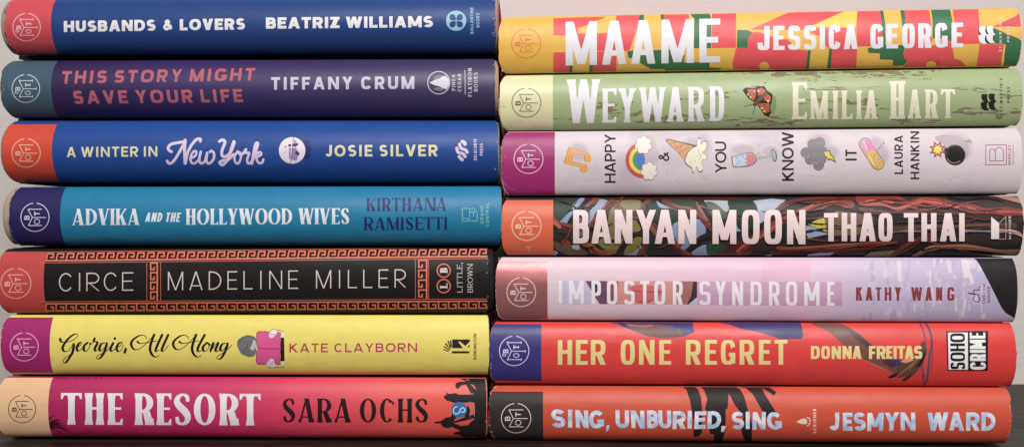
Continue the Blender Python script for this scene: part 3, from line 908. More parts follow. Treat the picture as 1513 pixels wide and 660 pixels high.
k.add([z((550, 280), (585, 280), (590, 532), (545, 535))], mat((40, 34, 36), var=.4, scale=900), 1); k.add([z((555, 232), (592, 232), (585, 278), (552, 278)), z((547, 540), (592, 534), (592, 578), (550, 576))], (238, 234, 230), 1)
k.poly(z((284, 230), (310, 210), (550, 222), (546, 300), (553, 400), (541, 480), (546, 572), (300, 572), (278, 540), (284, 430), (304, 400), (286, 360)), (108, 40, 82), layer=2)
k.poly(z((290, 235), (312, 216), (545, 227), (541, 300), (548, 400), (536, 480), (541, 566), (302, 566), (285, 538), (290, 430), (309, 400), (292, 360)), (226, 92, 152), layer=3)
k.line(z((300, 388), (400, 402), (550, 398)), 1.5, (170, 54, 110), layer=4)
k.poly(z((415, 262), (430, 215), (470, 190), (520, 212), (490, 250), (470, 280), (440, 285)), (240, 236, 236), layer=4); k.poly(z((390, 560), (440, 508), (470, 515), (480, 560), (520, 590), (450, 605), (410, 590)), (240, 236, 236), layer=4)
for p in ([(425, 262), (450, 225)], [(440, 278), (465, 235)], [(462, 280), (482, 240)], [(405, 560), (430, 525)], [(432, 575), (442, 530)], [(455, 580), (460, 530)], [(415, 262), (430, 215), (470, 190), (520, 212)], [(410, 592), (450, 606), (520, 590)], [(510, 195), (580, 210)], [(490, 605), (585, 600)], [(380, 200), (375, 212)]):
    k.line(z(*p), .55, (70, 60, 62), layer=5)
k.done()
k = Ink(bk, 'author_name', 4); k.text('KATE CLAYBORN', 427.6, 520.1, 616.3, 519.3, 13.1, HUMA, mat((190, 62, 102), .5), gap=.24, space=.72); k.done()
z = S(570, 460, 6.6); k = Ink(bk, 'publisher_mark', 4); ch = (44, 42, 44)
k.add([z((648, 270), (820, 270), (820, 355), (648, 355)), z((648, 384), (820, 384), (808, 405), (640, 405))], ch, 0)
k.add([z((705, 292), (725, 292), (775, 335), (820, 292), (822, 318), (790, 345), (822, 345), (822, 356), (755, 356))], (240, 224, 118), 1)
k.add([z((640, 275), (645, 345), (630, 345), (626, 280)), z((600, 285), (614, 282), (636, 355), (628, 358)), z((576, 312), (588, 304), (630, 365), (622, 368)), z((562, 342), (572, 332), (624, 374), (618, 378)), z((560, 372), (566, 362), (620, 384), (612, 390))], ch, 0)
k.text('KENSINGTON', 704, 530.5, 704, 492.6, 4.3, F(.22, .16, n=3), ch, gap=.14, layer=0); k.done()
wear(bk, 6, (250, 244, 200), 6, True, True)

bk = Book(LS, -6, 719.5, 555, 556.2, 645.5, 649, 1, 2, 3.8, 2.6, 'magenta to coral hardcover with peach spine end, lowest of the left stack', ramp_mat([(0, (172, 38, 92)), (.42, (198, 46, 102)), (.62, (220, 68, 98)), (.85, (234, 92, 82)), (1, (234, 92, 80))], 0, .236), (120, 30, 60), (226, 200, 170), jag=(.0003, .0003))
bd = band(bk, [(-12, 557.5), (71.5, 557.5), (71.5, 655), (-12, 655)], mat((238, 196, 152), .5)); emblem(bk, 32.7, 603.6, 20.7, (84, 62, 46), bd)
k = Ink(bk, 'palm_picture', 1); pm = (70, 22, 46); Q = []; rr = random.Random(2)
for i in range(30):
    an = math.radians(-72 + 84 * i / 29 + rr.uniform(-3, 3)); l = (18 + 20 * i / 29) * rr.uniform(.85, 1.1); x, y = 64 + rr.uniform(-1, 1), 632 + rr.uniform(-2, 2)
    pts = catmull([(x, y), (x + l * .55 * math.cos(an - .10), y + l * .55 * math.sin(an - .10)), (x + l * math.cos(an + .06), y + l * math.sin(an + .06))], 5)
    Q += stroke(pts, [2.2 - 1.7 * q / 10 for q in range(11)], False)
k.add(Q, pm)
Q = []
for i in range(16): Q += stroke([(84 + i * 4.2, 558.2), (80 + i * 4.6 + R.uniform(-3, 3), 555.5)], 1.6, False)
k.add(Q, (70, 24, 44), 1); k.add([[(414, 555), (436, 555), (437, 558.4), (412, 558.2)], [(545, 556), (640, 556), (640, 558.0), (560, 558.4)]], (70, 24, 44), 1)
k.done()
k = Ink(bk, 'title', 4); o = 80
tx = [(68, 270), (298, 488), (520, 668), (785, 970), (997, 1143), (1160, 1343), (1363, 1573), (1610, 1800), (1810, 2013)]
k.text('THE RESORT', 80, 626.4, 385, 627.8, 46.6, FLARE, mat((240, 232, 238), .45), xs=[(a / 6.6, b / 6.6) for a, b in tx]); k.done()
k = Ink(bk, 'author_name', 4); tx = [(42, 180), (203, 358), (385, 527), (553, 712), (800, 960), (995, 1137), (1168, 1312), (1330, 1472)]
k.text('SARA OCHS', 410, 623.2, 640, 623.6, 35.4, FLAR2, mat((46, 28, 34), .5), xs=[(a / 6.578, b / 6.578) for a, b in tx]); k.done()
z = S(620, 550, 6.0); k = Ink(bk, 'silhouette_picture', 3); sk = mat((40, 36, 38), .5)
k.add([z((490, 30), (640, 30), (640, 600), (500, 600), (484, 420), (480, 180)), z((345, 46), (500, 40), (500, 190), (455, 182), (410, 105), (370, 112), (340, 146), (316, 130), (320, 92), (352, 80), (415, 78), (380, 62)),
       z((215, 205), (240, 195), (232, 172), (262, 188), (320, 180), (345, 194), (490, 192), (490, 262), (300, 266), (262, 250), (240, 250), (236, 238), (218, 228)),
       z((130, 436), (188, 428), (230, 398), (280, 388), (290, 350), (330, 390), (300, 432), (440, 378), (490, 366), (490, 402), (330, 440), (300, 446), (370, 470), (430, 462), (470, 420), (500, 412), (500, 565), (450, 572), (380, 552), (350, 510), (290, 480), (240, 492), (205, 480), (186, 448), (132, 450)),
       z((296, 545), (320, 522), (360, 520), (400, 552), (450, 572), (400, 570), (350, 548)), z((400, 330), (430, 290), (450, 330), (440, 380), (400, 400))], sk, 0)
k.add([z((450, 100), (480, 110), (505, 150), (485, 140)), z((410, 56), (430, 60), (445, 72), (420, 68))], (230, 90, 80), 1)
k.poly(disc(*z((350, 328))[0], 11.6, 30), (48, 118, 176), layer=2)
k.line(z((330, 300), (310, 308), (298, 335), (312, 362), (345, 358), (362, 325), (382, 308), (402, 330), (392, 348), (370, 345)), 1.5, (214, 226, 236), layer=3)
k.line(z((445, 250), (450, 320), (446, 400)), .7, (150, 150, 152), layer=3, caps=False); k.line(z((483, 270), (488, 330), (483, 390)), .8, (160, 160, 162), layer=3, caps=False)
k.done()

# ===== right stack, from the top
MAJ = (232, 92, 96)
wear(bk, 8, (196, 170, 160), 7, True, True)

bk = Book(RS, 737, 1510.5, 24.2, 11.0, 110, 98.6, 0, 1, 3.4000000000000004, 2.0, 'red, yellow and green patterned hardcover with bold white title, topmost of the right stack', (236, 188, 92), (232, 96, 92), (214, 96, 80), jag=(.0002, .0006))
k = Ink(bk, 'pattern_print', 1); re, ye, gr, y2 = mat(MAJ), mat((236, 188, 92)), mat((66, 116, 80)), mat((230, 208, 94))
z = S(810, 0, 6)
k.add([z((45, 165), (300, 155), (520, 152), (265, 255), (265, 318), (45, 315)), z((430, 297), (603, 290), (603, 100), (818, 100), (810, 200), (720, 450), (605, 462), (430, 455), (265, 420), (265, 300)), z((45, 467), (430, 460), (605, 460), (605, 680), (45, 680)), z((420, 105), (600, 100), (600, 132), (450, 134))], re, 0)
k.add([z((215, 450), (370, 450), (365, 680), (215, 680))], ye, 1); k.add([z((190, 560), (216, 560), (214, 680), (188, 680)), z((366, 560), (396, 560), (392, 680), (362, 680)), z((812, 90), (848, 90), (848, 190), (800, 200)), z((700, 456), (760, 448), (760, 516), (712, 516)), z((815, 470), (960, 445), (960, 575), (925, 575), (925, 620), (815, 560)), z((420, 122), (600, 118), (600, 140), (500, 142))], gr, 2)
z = S(960, 0, 6)
k.add([z((125, 80), (345, 80), (350, 170), (300, 440), (190, 440), (125, 200)), z((550, 80), (765, 80), (765, 426), (550, 430)), z((768, 430), (866, 425), (880, 330), (912, 288), (962, 284), (962, 680), (755, 680), (732, 580), (742, 520))], re, 0)
k.add([z((95, 80), (126, 80), (126, 450), (104, 450)), z((355, 80), (530, 80), (545, 170), (545, 430), (390, 430), (395, 170)), z((-36, 450), (190, 440), (190, 490), (310, 490), (300, 555), (530, 550), (530, 600), (635, 605), (625, 680), (135, 680), (130, 612), (30, 612)), z((774, 268), (862, 268), (912, 290), (872, 335), (866, 425), (772, 426))], gr, 2)
z = S(1100, 0, 6)
k.add([z((-90, 80), (390, 80), (380, 112), (-90, 118)), z((385, 115), (470, 80), (895, 80), (890, 110), (610, 225), (600, 270), (50, 265)), z((25, 340), (60, 297), (110, 285), (180, 302), (260, 332), (380, 352), (480, 440), (560, 450), (560, 680), (-110, 680), (-80, 440)), z((620, 245), (985, 245), (1000, 450), (730, 420), (660, 320), (580, 290)), z((775, 430), (1000, 410), (985, 680), (755, 680))], re, 0)
k.add([z((890, 100), (1000, 80), (990, 246), (620, 246), (618, 222))], y2, 1); k.add([disc(*z((175, 592))[0], 7.2, 18), z((585, 445), (752, 428), (735, 680), (560, 680))], ye, 1)
k.add([z((562, 448), (590, 446), (570, 680), (538, 680)), z((752, 428), (778, 428), (760, 680), (722, 680)), z((790, 80), (1000, 80), (1000, 102), (880, 102))], gr, 2)
k.add([z((588, 448), (592, 448), (575, 640), (569, 640))], ye, 3)
z = S(1250, 0, 6)
k.add([z((80, 70), (300, 70), (315, 200), (340, 410), (100, 415), (90, 245)), z((515, 70), (735, 70), (755, 200), (765, 345), (740, 430), (505, 430), (525, 200)), z((530, 425), (740, 420), (900, 348), (942, 392), (960, 520), (1020, 540), (1060, 580), (1060, 680), (480, 680), (540, 555), (512, 510), (512, 470)), z((0, 425), (100, 415), (72, 680), (-30, 680))], re, 0)
k.add([z((298, 70), (326, 70), (346, 200), (350, 405), (328, 405), (316, 200)), z((478, 70), (516, 70), (526, 200), (522, 260), (502, 260)), z((750, 70), (920, 70), (945, 200), (935, 372), (880, 345), (765, 342), (765, 200)), z((190, 430), (340, 402), (530, 402), (510, 470), (514, 510), (540, 550), (515, 582), (415, 582), (415, 532), (300, 528), (300, 475), (200, 470))], gr, 2)
k.add([z((735, 70), (750, 70), (766, 200), (766, 340), (756, 340), (756, 200))], y2, 3); k.add([disc(*z((755, 575))[0], 7.4, 18, 5)], ye, 3); k.add([disc(*z((815, 555))[0], 3.6, 14)], (214, 70, 88), 3)
z = S(1393, 0, 6)
k.add([z((85, 40), (770, 40), (700, 76), (312, 86), (325, 200), (325, 390), (100, 395), (95, 200)), z((325, 395), (550, 395), (515, 680), (290, 680))], re, 0)
k.add([z((440, 240), (706, 118), (780, 110), (780, 240)), ], (214, 84, 98), 1); k.add([z((440, 240), (780, 238), (780, 380), (560, 300))], ye, 1)
k.add([z((432, 240), (560, 300), (780, 385), (780, 680), (520, 680), (545, 540), (542, 390), (332, 390), (335, 300))], gr, 2); k.add([z((543, 395), (558, 395), (530, 590), (512, 590))], y2, 3); k.add([z((66, 60), (80, 60), (102, 200), (90, 200))], ye, 3)
k.done()
bd = band(bk, [(725, 10), (817.5, 10), (817.5, 125), (725, 125)], mat((236, 186, 88), .42)); emblem(bk, 777.5, 64.5, 22, (226, 112, 84), bd)
k = Ink(bk, 'title', 8); tx = [(155, 432), (478, 692), (735, 950), (1003, 1290), (1340, 1525)]; f = F(.165, .14, n=3.6); f.mv = .02
k.text('MAAME', 810, 97.6, 1066, 92.2, 64.2, f, mat((240, 238, 242), .45), 64.5, xs=[(a / 6, b / 6) for a, b in tx]); k.done()
k = Ink(bk, 'author_name', 8); tx = [(115, 222), (255, 355), (385, 495), (525, 637), (665, 715), (745, 852), (880, 1003), (1115, 1230), (1258, 1362), (1397, 1510), (1540, 1657), (1688, 1800), (1835, 1938)]
k.text('JESSICA GEORGE', 1100, 75.0, 1423, 70.4, 35.4, F(.215, .17, n=3.4, ca=18), mat((240, 236, 240), .45), 36.6, xs=[(a / 6, b / 6) for a, b in tx]); k.done()
def flat_mark(bk, z, m, m2, base):
    k = Ink(bk, 'publisher_mark', base)
    if m2: k.add([[(x - 1.0, y + .5) for x, y in z((320, 238), (440, 235), (450, 300), (460, 385), (340, 388), (325, 310))]], m2, 0)
    w = [(0, 0), (14, -8), (40, -8), (60, -2), (55, 30), (62, 60), (78, 78), (60, 80), (30, 78), (8, 55), (-2, 25)]
    for dx, dy in ((322, 244), (390, 240), (318, 318), (388, 312)):
        k.add([catmull(z(*[(dx + a * .98, dy + b * .9) for a, b in w]), 3, True)], m, 1)
    return k
k = flat_mark(bk, S(1393, 0, 6), mat((240, 238, 240)), (40, 44, 44), 8)
k.text("ST. MARTIN'S", 1480, 76.7, 1480, 25.8, 3.7, TINY, (236, 226, 220), gap=.55, space=.5, layer=2); k.text('PRESS', 1491.6, 62.5, 1491.6, 39.2, 3.7, TINY, (236, 226, 220), gap=.5, layer=2); k.done()
wear(bk, 12, (244, 214, 160), 8, True, True)

bk = Book(RS, 738.5, 1511.5, 111.4, 99.2, 193.4, 186.8, 1, 1, 3.5999999999999996, 2.0, 'sage green hardcover with cream spine end, butterfly and peeling brown flecks', (164, 180, 132), (120, 132, 98), (210, 205, 180), jag=(.0002, .0003), rough=.40)
k = Ink(bk, 'peeling_paint_print', 1); br = mat((128, 116, 88), var=.3, scale=900, rgb2=(154, 156, 114), lo=.5, hi=.75)
rr = random.Random(3)
def flecks(cx, cy, lx, ly, n, sl=-.012):
    out = []
    for i in range(n):
        x = cx + rr.gauss(0, .38) * lx; y = cy + rr.gauss(0, .33) * ly + sl * (x - cx)
        a, b = lx * rr.uniform(.05, .22), ly * rr.uniform(.06, .26)
        m = 11
        out.append([(x + a * math.cos(t * 2 * math.pi / m) * rr.uniform(.55, 1.2), y + b * math.sin(t * 2 * math.pi / m) * rr.uniform(.4, 1.3)) for t in range(m)])
    return out
Q = []
for c in ((1160, 107, 70, 9, 20), (1230, 106, 90, 10, 26), (1310, 104, 80, 10, 26), (1370, 103, 40, 9, 10), (1200, 117, 40, 5, 10), (1295, 114, 50, 6, 12), (1370, 117, 14, 5, 5), (1240, 130, 80, 5, 18), (1270, 151, 60, 9, 14), (1215, 150, 70, 7, 12), (1300, 160, 30, 6, 8),
          (1120, 180, 60, 9, 16), (1170, 179, 40, 8, 10), (1345, 176, 60, 9, 18), (1440, 164, 60, 10, 18), (1480, 168, 50, 10, 14), (1440, 133, 60, 5, 12), (1490, 141, 40, 5, 8), (900, 157, 40, 12, 16), (915, 165, 40, 10, 10), (990, 174, 60, 9, 18), (1045, 139, 40, 8, 14), (1040, 172, 50, 7, 14), (885, 142, 20, 6, 6), (830, 175, 30, 4, 6), (1020, 145, 30, 6, 8), (1085, 136, 24, 3, 5), (1130, 121, 8, 5, 4), (1100, 108, 40, 3, 6), (1215, 162, 20, 6, 6)):
    Q += flecks(*c)
k.add(Q, br, 0); k.done()
bd = band(bk, [(725, 105), (817.5, 104), (817.5, 200), (725, 200)], mat((228, 224, 178), .36)); emblem(bk, 777.8, 152, 22, (84, 84, 66), bd)
k = Ink(bk, 'title', 4); z = S(820, 100, 5.82)
tx = [(100, 390), (402, 528), (545, 698), (722, 955), (960, 1108), (1140, 1283), (1325, 1455)]
CONDW.mv = .0
k.text('WEYWARD', 820, 182.8, 1070, 178.8, 51, CONDW, mat((240, 236, 240), .45), xs=[(a / 5.82, b / 5.82) for a, b in tx], caps=[64.5, 50.5, 50.5, 51, 51.2, 51, 51]); k.done()
k = Ink(bk, 'author_name', 4); tx = [(55, 188), (212, 375), (405, 460), (482, 580), (608, 662), (680, 797), (897, 1035), (1053, 1172), (1200, 1313), (1340, 1460)]
k.text('EMILIA HART', 1160, 176.8, 1411, 175.0, 42, F(.15, .085, th=.125, n=3.0, serif=.035, sh=.02, wedge=.12), mat((236, 230, 206), .45), xs=[(a / 5.82, b / 5.82) for a, b in tx], caps=[55, 42, 42, 42, 42, 42.3, 55.6, 43, 43, 43]); k.done()
z = S(1080, 100, 6.95); k = Ink(bk, 'butterfly_picture', 4); bo = mat((194, 98, 64), var=.3, scale=900); bl_ = (58, 46, 44)
k.add([z((425, 290), (460, 300), (468, 400), (440, 470), (405, 470)), z((190, 192), (260, 185), (300, 190), (250, 210))], (134, 150, 106), 0)
k.poly(z((120, 232), (150, 206), (250, 212), (270, 195), (340, 190), (370, 235), (430, 280), (420, 350), (405, 400), (410, 470), (385, 505), (345, 490), (290, 410), (262, 370), (235, 388), (240, 355), (190, 325), (150, 280)), bl_, layer=1)
k.add([z((165, 222), (250, 222), (258, 260), (250, 310), (232, 342), (195, 310)), z((262, 225), (320, 205), (355, 235), (350, 265), (310, 280), (275, 290)), z((330, 290), (370, 265), (408, 300), (408, 350), (375, 350), (345, 340)), z((275, 375), (340, 365), (395, 370), (395, 420), (398, 450), (360, 470), (310, 420))], bo, 2)
k.add([z((160, 265), (185, 275), (175, 292)), z((190, 290), (215, 305), (200, 320)), z((232, 235), (245, 240), (240, 262)), z((300, 420), (330, 405), (325, 430)), z((322, 445), (350, 440), (345, 462)), z((365, 340), (390, 330), (385, 365)), z((270, 240), (295, 235), (285, 260))], (238, 222, 180), 3)
k.add([z((178, 280), (192, 285), (185, 305)), z((252, 258), (282, 250), (275, 285)), z((340, 345), (372, 345), (360, 368)), z((305, 435), (330, 432), (330, 448)), z((335, 380), (350, 380), (348, 398)), z((225, 268), (242, 266), (238, 285))], (44, 36, 36), 3)
k.line(z((358, 268), (300, 320), (245, 380)), [5.5] * 13, mat((110, 78, 64)), layer=3)
k.line(z((240, 372), (190, 386), (140, 400)), .8, bl_, layer=3); k.line(z((248, 385), (240, 430), (222, 480)), .8, bl_, layer=3)
k.done()
k = flat_mark(bk, S(1399, 101.5, 6.3), mat((38, 40, 38)), None, 4)
k.text("ST. MARTIN'S", 1481.2, 165.5, 1481.2, 115.9, 4.1, TINY, (52, 54, 46), gap=.55, space=.5, layer=2); k.text('PRESS', 1492, 151.9, 1492, 128.8, 4.1, TINY, (52, 54, 46), gap=.5, layer=2); k.done()
wear(bk, 8, (214, 210, 180), 9, True, True)

bk = Book(RS, 741, 1511, 194.4, 187.8, 289, 287.4, 1, 2, 3.0, 1.8, 'white marbled hardcover with plum spine end and small pictures between upright words', mat((218, 207, 212), .46, rgb2=(196, 182, 194), scale=26, lo=.52, hi=.72), (170, 160, 158), (222, 214, 206), jag=(.0002, .0004), rough=.42)
bd = band(bk, [(725, 195.5), (819.8, 194.5), (819.8, 287.6), (725, 287.6)], mat((162, 50, 112), .38)); emblem(bk, 780.9, 234.8, 22, (240, 200, 224), bd)
k = Ink(bk, 'marble_vein_print', 1); vn = mat((204, 190, 202))
z = S(820, 190, 6.6)
for p in ([(270, 580), (290, 520), (370, 490), (450, 510), (500, 560)], [(370, 480), (390, 420), (400, 340)], [(660, 600), (740, 570), (860, 500), (990, 430)], [(680, 560), (760, 520), (860, 470)], [(120, 480), (160, 420), (170, 360)], [(1180, 510), (1230, 460), (1290, 440)], [(1500, 560), (1600, 500), (1700, 520)], [(2400, 480), (2480, 450), (2600, 480), (2700, 430)], [(3000, 560), (3100, 520), (3200, 540)], [(3800, 560), (3900, 470), (4000, 500)], [(4050, 380), (4160, 340), (4220, 360)]):
    k.line(z(*p), [R.uniform(.3, 1.4) for _ in range((len(p) - 1) * 6 + 1)], vn, layer=0)
Q = []
for x, y in ((1130, 260), (1220, 158), (1348, 197), (1470, 205), (1452, 203.5), (945, 213), (1108, 262), (873, 247), (1415, 258), (985, 251)): Q.append(disc(x, y, R.uniform(.4, 1.0), 8))
k.add(Q, (170, 156, 160), 1)
Q = []
for cx, cy, r in ((1100, 268, 12), (1040, 262, 9), (1240, 245, 10), (1080, 205, 5), (1290, 270, 8), (1470, 240, 9)): Q.append([(cx + r * math.cos(a / 2) * R.uniform(.6, 1.2), cy + .5 * r * math.sin(a / 2) * R.uniform(.6, 1.2)) for a in range(12)])
k.add(Q, mat((216, 202, 202)), 0)
k.done()
k = Ink(bk, 'title', 10); bt = mat((48, 36, 48), .5); hf = F(.165, .155, n=2.1)
for t, x, a, b, h, g in (('HAPPY', 909.7, 270, 198.3, 16.2, .10), ('&', 989.5, 239.2, 224, 17.0, .1), ('YOU', 1073.3, 255.2, 209.2, 16.4, .05), ('KNOW', 1172.8, 267, 195.2, 17.2, .10), ('IT', 1265.8, 237.7, 221, 16.6, .16)):
    k.text(t, x, a, x - .2, b, h, hf, bt, gap=g, layer=0)
k.done()
k = Ink(bk, 'author_name', 10); k.text('LAURA', 1334.2, 257, 1334, 200.3, 12.6, HUMA, bt, gap=.17, layer=0); k.text('HANKIN', 1358.4, 264.6, 1358.2, 194.2, 13.0, HUMA, bt, gap=.17, layer=0); k.done()
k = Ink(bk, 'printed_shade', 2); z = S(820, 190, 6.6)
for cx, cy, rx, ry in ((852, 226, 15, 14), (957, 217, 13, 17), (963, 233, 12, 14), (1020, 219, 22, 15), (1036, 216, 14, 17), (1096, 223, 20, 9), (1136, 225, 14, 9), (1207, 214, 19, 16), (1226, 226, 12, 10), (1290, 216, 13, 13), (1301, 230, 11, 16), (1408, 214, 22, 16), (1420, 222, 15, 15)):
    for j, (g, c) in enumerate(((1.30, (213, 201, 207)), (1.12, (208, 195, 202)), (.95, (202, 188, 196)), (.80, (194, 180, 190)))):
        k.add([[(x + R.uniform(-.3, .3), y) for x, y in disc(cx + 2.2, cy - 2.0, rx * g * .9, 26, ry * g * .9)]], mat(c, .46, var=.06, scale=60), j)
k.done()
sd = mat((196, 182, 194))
k = Ink(bk, 'music_note_picture', 10); z = S(820, 190, 6.6); mo = (236, 170, 100); mk = (168, 116, 74)
def fat(p, g): 
    cx = sum(a for a, b in p) / len(p); cy = sum(b for a, b in p) / len(p)
    return [(cx + (x - cx) * g, cy + (y - cy) * g) for x, y in p]
note = [z((140, 186), (340, 245), (352, 290), (335, 320), (300, 322), (285, 290), (300, 262), (190, 232), (168, 320), (270, 345), (318, 352), (318, 410), (275, 430), (250, 410), (255, 375), (90, 340))]
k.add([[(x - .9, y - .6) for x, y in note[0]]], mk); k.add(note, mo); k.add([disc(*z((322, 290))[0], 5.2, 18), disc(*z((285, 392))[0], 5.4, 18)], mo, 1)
k.line(z((148, 215), (125, 325)), .8, (206, 136, 76), False); k.line(z((175, 225), (155, 330)), .8, (206, 136, 76), False); k.done()
k = Ink(bk, 'rainbow_picture', 10)
c = z((865, 305))[0]
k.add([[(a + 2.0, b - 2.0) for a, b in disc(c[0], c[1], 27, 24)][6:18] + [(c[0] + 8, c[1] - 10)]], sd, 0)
for i, (r, co) in enumerate(((27, (196, 86, 78)), (21.5, (236, 214, 100)), (16.5, (92, 150, 104)), (12, (88, 122, 190)))):
    p = [(c[0] + r * math.cos(a), c[1] + r * 1.0 * math.sin(a)) for a in [math.radians(85 + 175 * q / 18) for q in range(19)]] + [(c[0] + 2, c[1] - 3)]
    k.add([p], co, 1 + i)
cl = (238, 230, 222)
for cx, cy in ((862, 160), (918, 415)):
    C = z((cx, cy))[0]
    for j, m in ((5.0, (128, 112, 112)), (4.4, cl)):
        k.add([disc(C[0] + 8.0 * math.cos(a * math.pi / 3.5 + .3), C[1] + 9.0 * math.sin(a * math.pi / 3.5 + .3), j, 14) for a in range(7)] + [disc(C[0], C[1], 7, 14)], m, 5 if j > 4.5 else 6)
k.done()
k = Ink(bk, 'ice_cream_picture', 10); z = S(960, 190, 6.6)
k.add([z((155, 120), (170, 98), (460, 165), (420, 200), (350, 330), (335, 300))], (104, 78, 60), 0); k.add([z((165, 120), (178, 108), (420, 172), (345, 312), (320, 290))], (212, 158, 112), 1)
for p in ([(230, 125), (300, 250)], [(290, 140), (320, 240)], [(240, 200), (330, 160)], [(280, 240), (390, 180)], [(200, 150), (260, 130)]): k.line(z(*p), .7, (160, 104, 68), False, layer=2)
blob = [(470, 112), (492, 105), (497, 160), (530, 128), (553, 140), (548, 190), (520, 225), (520, 245), (552, 262), (548, 300), (510, 305), (508, 350), (516, 395), (495, 418), (470, 400), (455, 370), (432, 420), (418, 415), (412, 380), (375, 355), (348, 315), (372, 240), (420, 190), (462, 170)]
k.poly(fat(z(*blob), 1.07), (110, 96, 84), True, layer=3); k.poly(z(*blob), (240, 232, 210), True, layer=4)
k.add([disc(*z((430, 225))[0], 1, 8), disc(*z((466, 268))[0], .9, 8), disc(*z((440, 315))[0], 1, 8), disc(*z((400, 330))[0], .9, 8)], (196, 170, 140), 5); k.line(z((470, 190), (480, 240), (500, 260), (480, 310)), .6, (160, 142, 120), layer=5)
k.done()
k = Ink(bk, 'wine_glass_picture', 10); z = S(1060, 190, 6.6); go = (136, 124, 112)
k.poly(z((135, 275), (160, 268), (300, 232), (350, 240), (382, 290), (370, 335), (320, 365), (250, 376), (160, 375), (145, 340)), go, True, layer=0)
k.poly(z((150, 285), (165, 275), (290, 242), (345, 250), (368, 290), (350, 335), (300, 355), (170, 365)), (186, 210, 226), True, layer=1)
k.poly(z((276, 245), (345, 248), (370, 290), (352, 335), (300, 358), (262, 335), (290, 315), (265, 300), (285, 275)), (226, 132, 134), layer=2)
k.add([z((146, 285), (158, 282), (172, 365), (160, 366))], (236, 226, 210), 2)
k.add([disc(*z((190, 290))[0], 1, 8), disc(*z((245, 272))[0], 1, 8), disc(*z((215, 320))[0], 1, 8), disc(*z((195, 345))[0], .9, 8), disc(*z((320, 320))[0], .8, 8), disc(*z((340, 290))[0], .8, 8)], (110, 130, 170), 3)
k.line(z((378, 292), (450, 278), (540, 268)), 2.6, (150, 150, 138), layer=1); k.line(z((378, 292), (450, 278), (540, 268)), 1.2, (196, 202, 190), layer=2)
k.poly(z((520, 212), (545, 200), (575, 240), (582, 290), (562, 325), (540, 300), (530, 260)), (112, 116, 110), True, layer=2); k.poly(z((528, 222), (545, 212), (566, 250), (568, 295), (555, 310), (540, 270)), (168, 180, 170), True, layer=3)
k.done()
k = Ink(bk, 'storm_cloud_picture', 10); z = S(1170, 190, 6.6)
for g, m, l in ((1.07, (104, 100, 106), 0), (1.0, (134, 128, 134), 1)):
    k.add([disc(z(c)[0][0], z(c)[0][1], r * g / 6.6, 20) for c, r in (((235, 190), 72), ((135, 235), 48), ((205, 155), 50), ((270, 140), 52), ((180, 300), 50), ((262, 355), 50), ((275, 240), 70), ((290, 300), 45))], m, l)
k.line(z((110, 265), (150, 280), (165, 255)), .6, (196, 190, 194), layer=2); k.line(z((180, 350), (215, 330), (240, 345)), .6, (196, 190, 194), layer=2); k.line(z((240, 390), (280, 398), (310, 370)), .6, (176, 170, 174), layer=2); k.line(z((310, 170), (330, 160), (345, 200)), .6, (176, 170, 174), layer=2)
k.poly(z((308, 222), (372, 208), (382, 250), (408, 272), (432, 335), (380, 305), (352, 312), (345, 290), (318, 275)), (120, 108, 72), layer=2); k.poly(z((315, 228), (362, 222), (375, 262), (396, 275), (414, 312), (370, 290), (352, 298), (348, 280), (325, 265)), (228, 208, 92), layer=3)
k.done()
k = Ink(bk, 'pill_picture', 10)
def capsule(a, b, r, n=10):
    an = math.atan2(b[1] - a[1], b[0] - a[0])
    return [(b[0] + r * math.cos(an - math.pi / 2 + math.pi * i / n), b[1] + r * math.sin(an - math.pi / 2 + math.pi * i / n)) for i in range(n + 1)] + [(a[0] + r * math.cos(an + math.pi / 2 + math.pi * i / n), a[1] + r * math.sin(an + math.pi / 2 + math.pi * i / n)) for i in range(n + 1)]
a, b = z((712, 150))[0], z((838, 342))[0]; mid = z((770, 240))[0]
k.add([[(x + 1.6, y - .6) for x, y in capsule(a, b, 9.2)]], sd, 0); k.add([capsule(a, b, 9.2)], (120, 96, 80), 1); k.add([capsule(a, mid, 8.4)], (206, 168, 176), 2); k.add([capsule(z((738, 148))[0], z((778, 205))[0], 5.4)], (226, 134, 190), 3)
k.add([capsule(z((782, 262))[0], b, 8.3)], (222, 184, 116), 3); k.line(z((700, 130), (735, 205)), 1.6, (238, 214, 222), False, layer=3); k.line(z((752, 262), (795, 350)), 1.6, (244, 222, 150), False, layer=4)
for i, (x, y) in enumerate(((815, 250), (850, 260), (800, 290), (845, 300), (870, 320), (820, 330), (855, 345), (830, 370), (870, 365), (800, 265))): k.add([disc(*z((x, y))[0], 1.2, 8)], ((120, 170, 130), (220, 110, 80), (230, 160, 80))[i % 3], 5)
k.done()
k = Ink(bk, 'bomb_picture', 10); z = S(1310, 190, 6.6)
k.poly(z((470, 90), (560, 60), (700, 90), (790, 160), (800, 240), (760, 300), (720, 180), (560, 150)), mat((188, 174, 182)), True, layer=0)
k.poly(disc(*z((668, 258))[0], 15.2, 32), (58, 54, 54), layer=1); k.poly(disc(*z((672, 255))[0], 12.6, 28), (36, 33, 34), layer=2); k.add([z((565, 190), (590, 182), (600, 250), (575, 262), (555, 235))], (60, 58, 56), 2)
k.line(z((590, 290), (620, 325), (670, 335), (715, 315)), 1.1, (150, 146, 142), layer=3); k.line(z((640, 172), (700, 165), (750, 205)), .8, (120, 112, 108), layer=3)
st = lambda c, r0, r1, n: [(c[0] + (r0 if i % 2 else r1) * math.cos(math.pi * i / n - 1.2), c[1] + (r0 if i % 2 else r1) * math.sin(math.pi * i / n - 1.2)) for i in range(2 * n)]
c = z((497, 205))[0]; k.add([st(c, 7.5, 13.2, 8)], (160, 92, 72), 3); k.add([st(c, 4.4, 8.4, 8)], (240, 222, 110), 4); k.done()
k = Ink(bk, 'publisher_mark', 4); ma = (150, 60, 104); Q = []
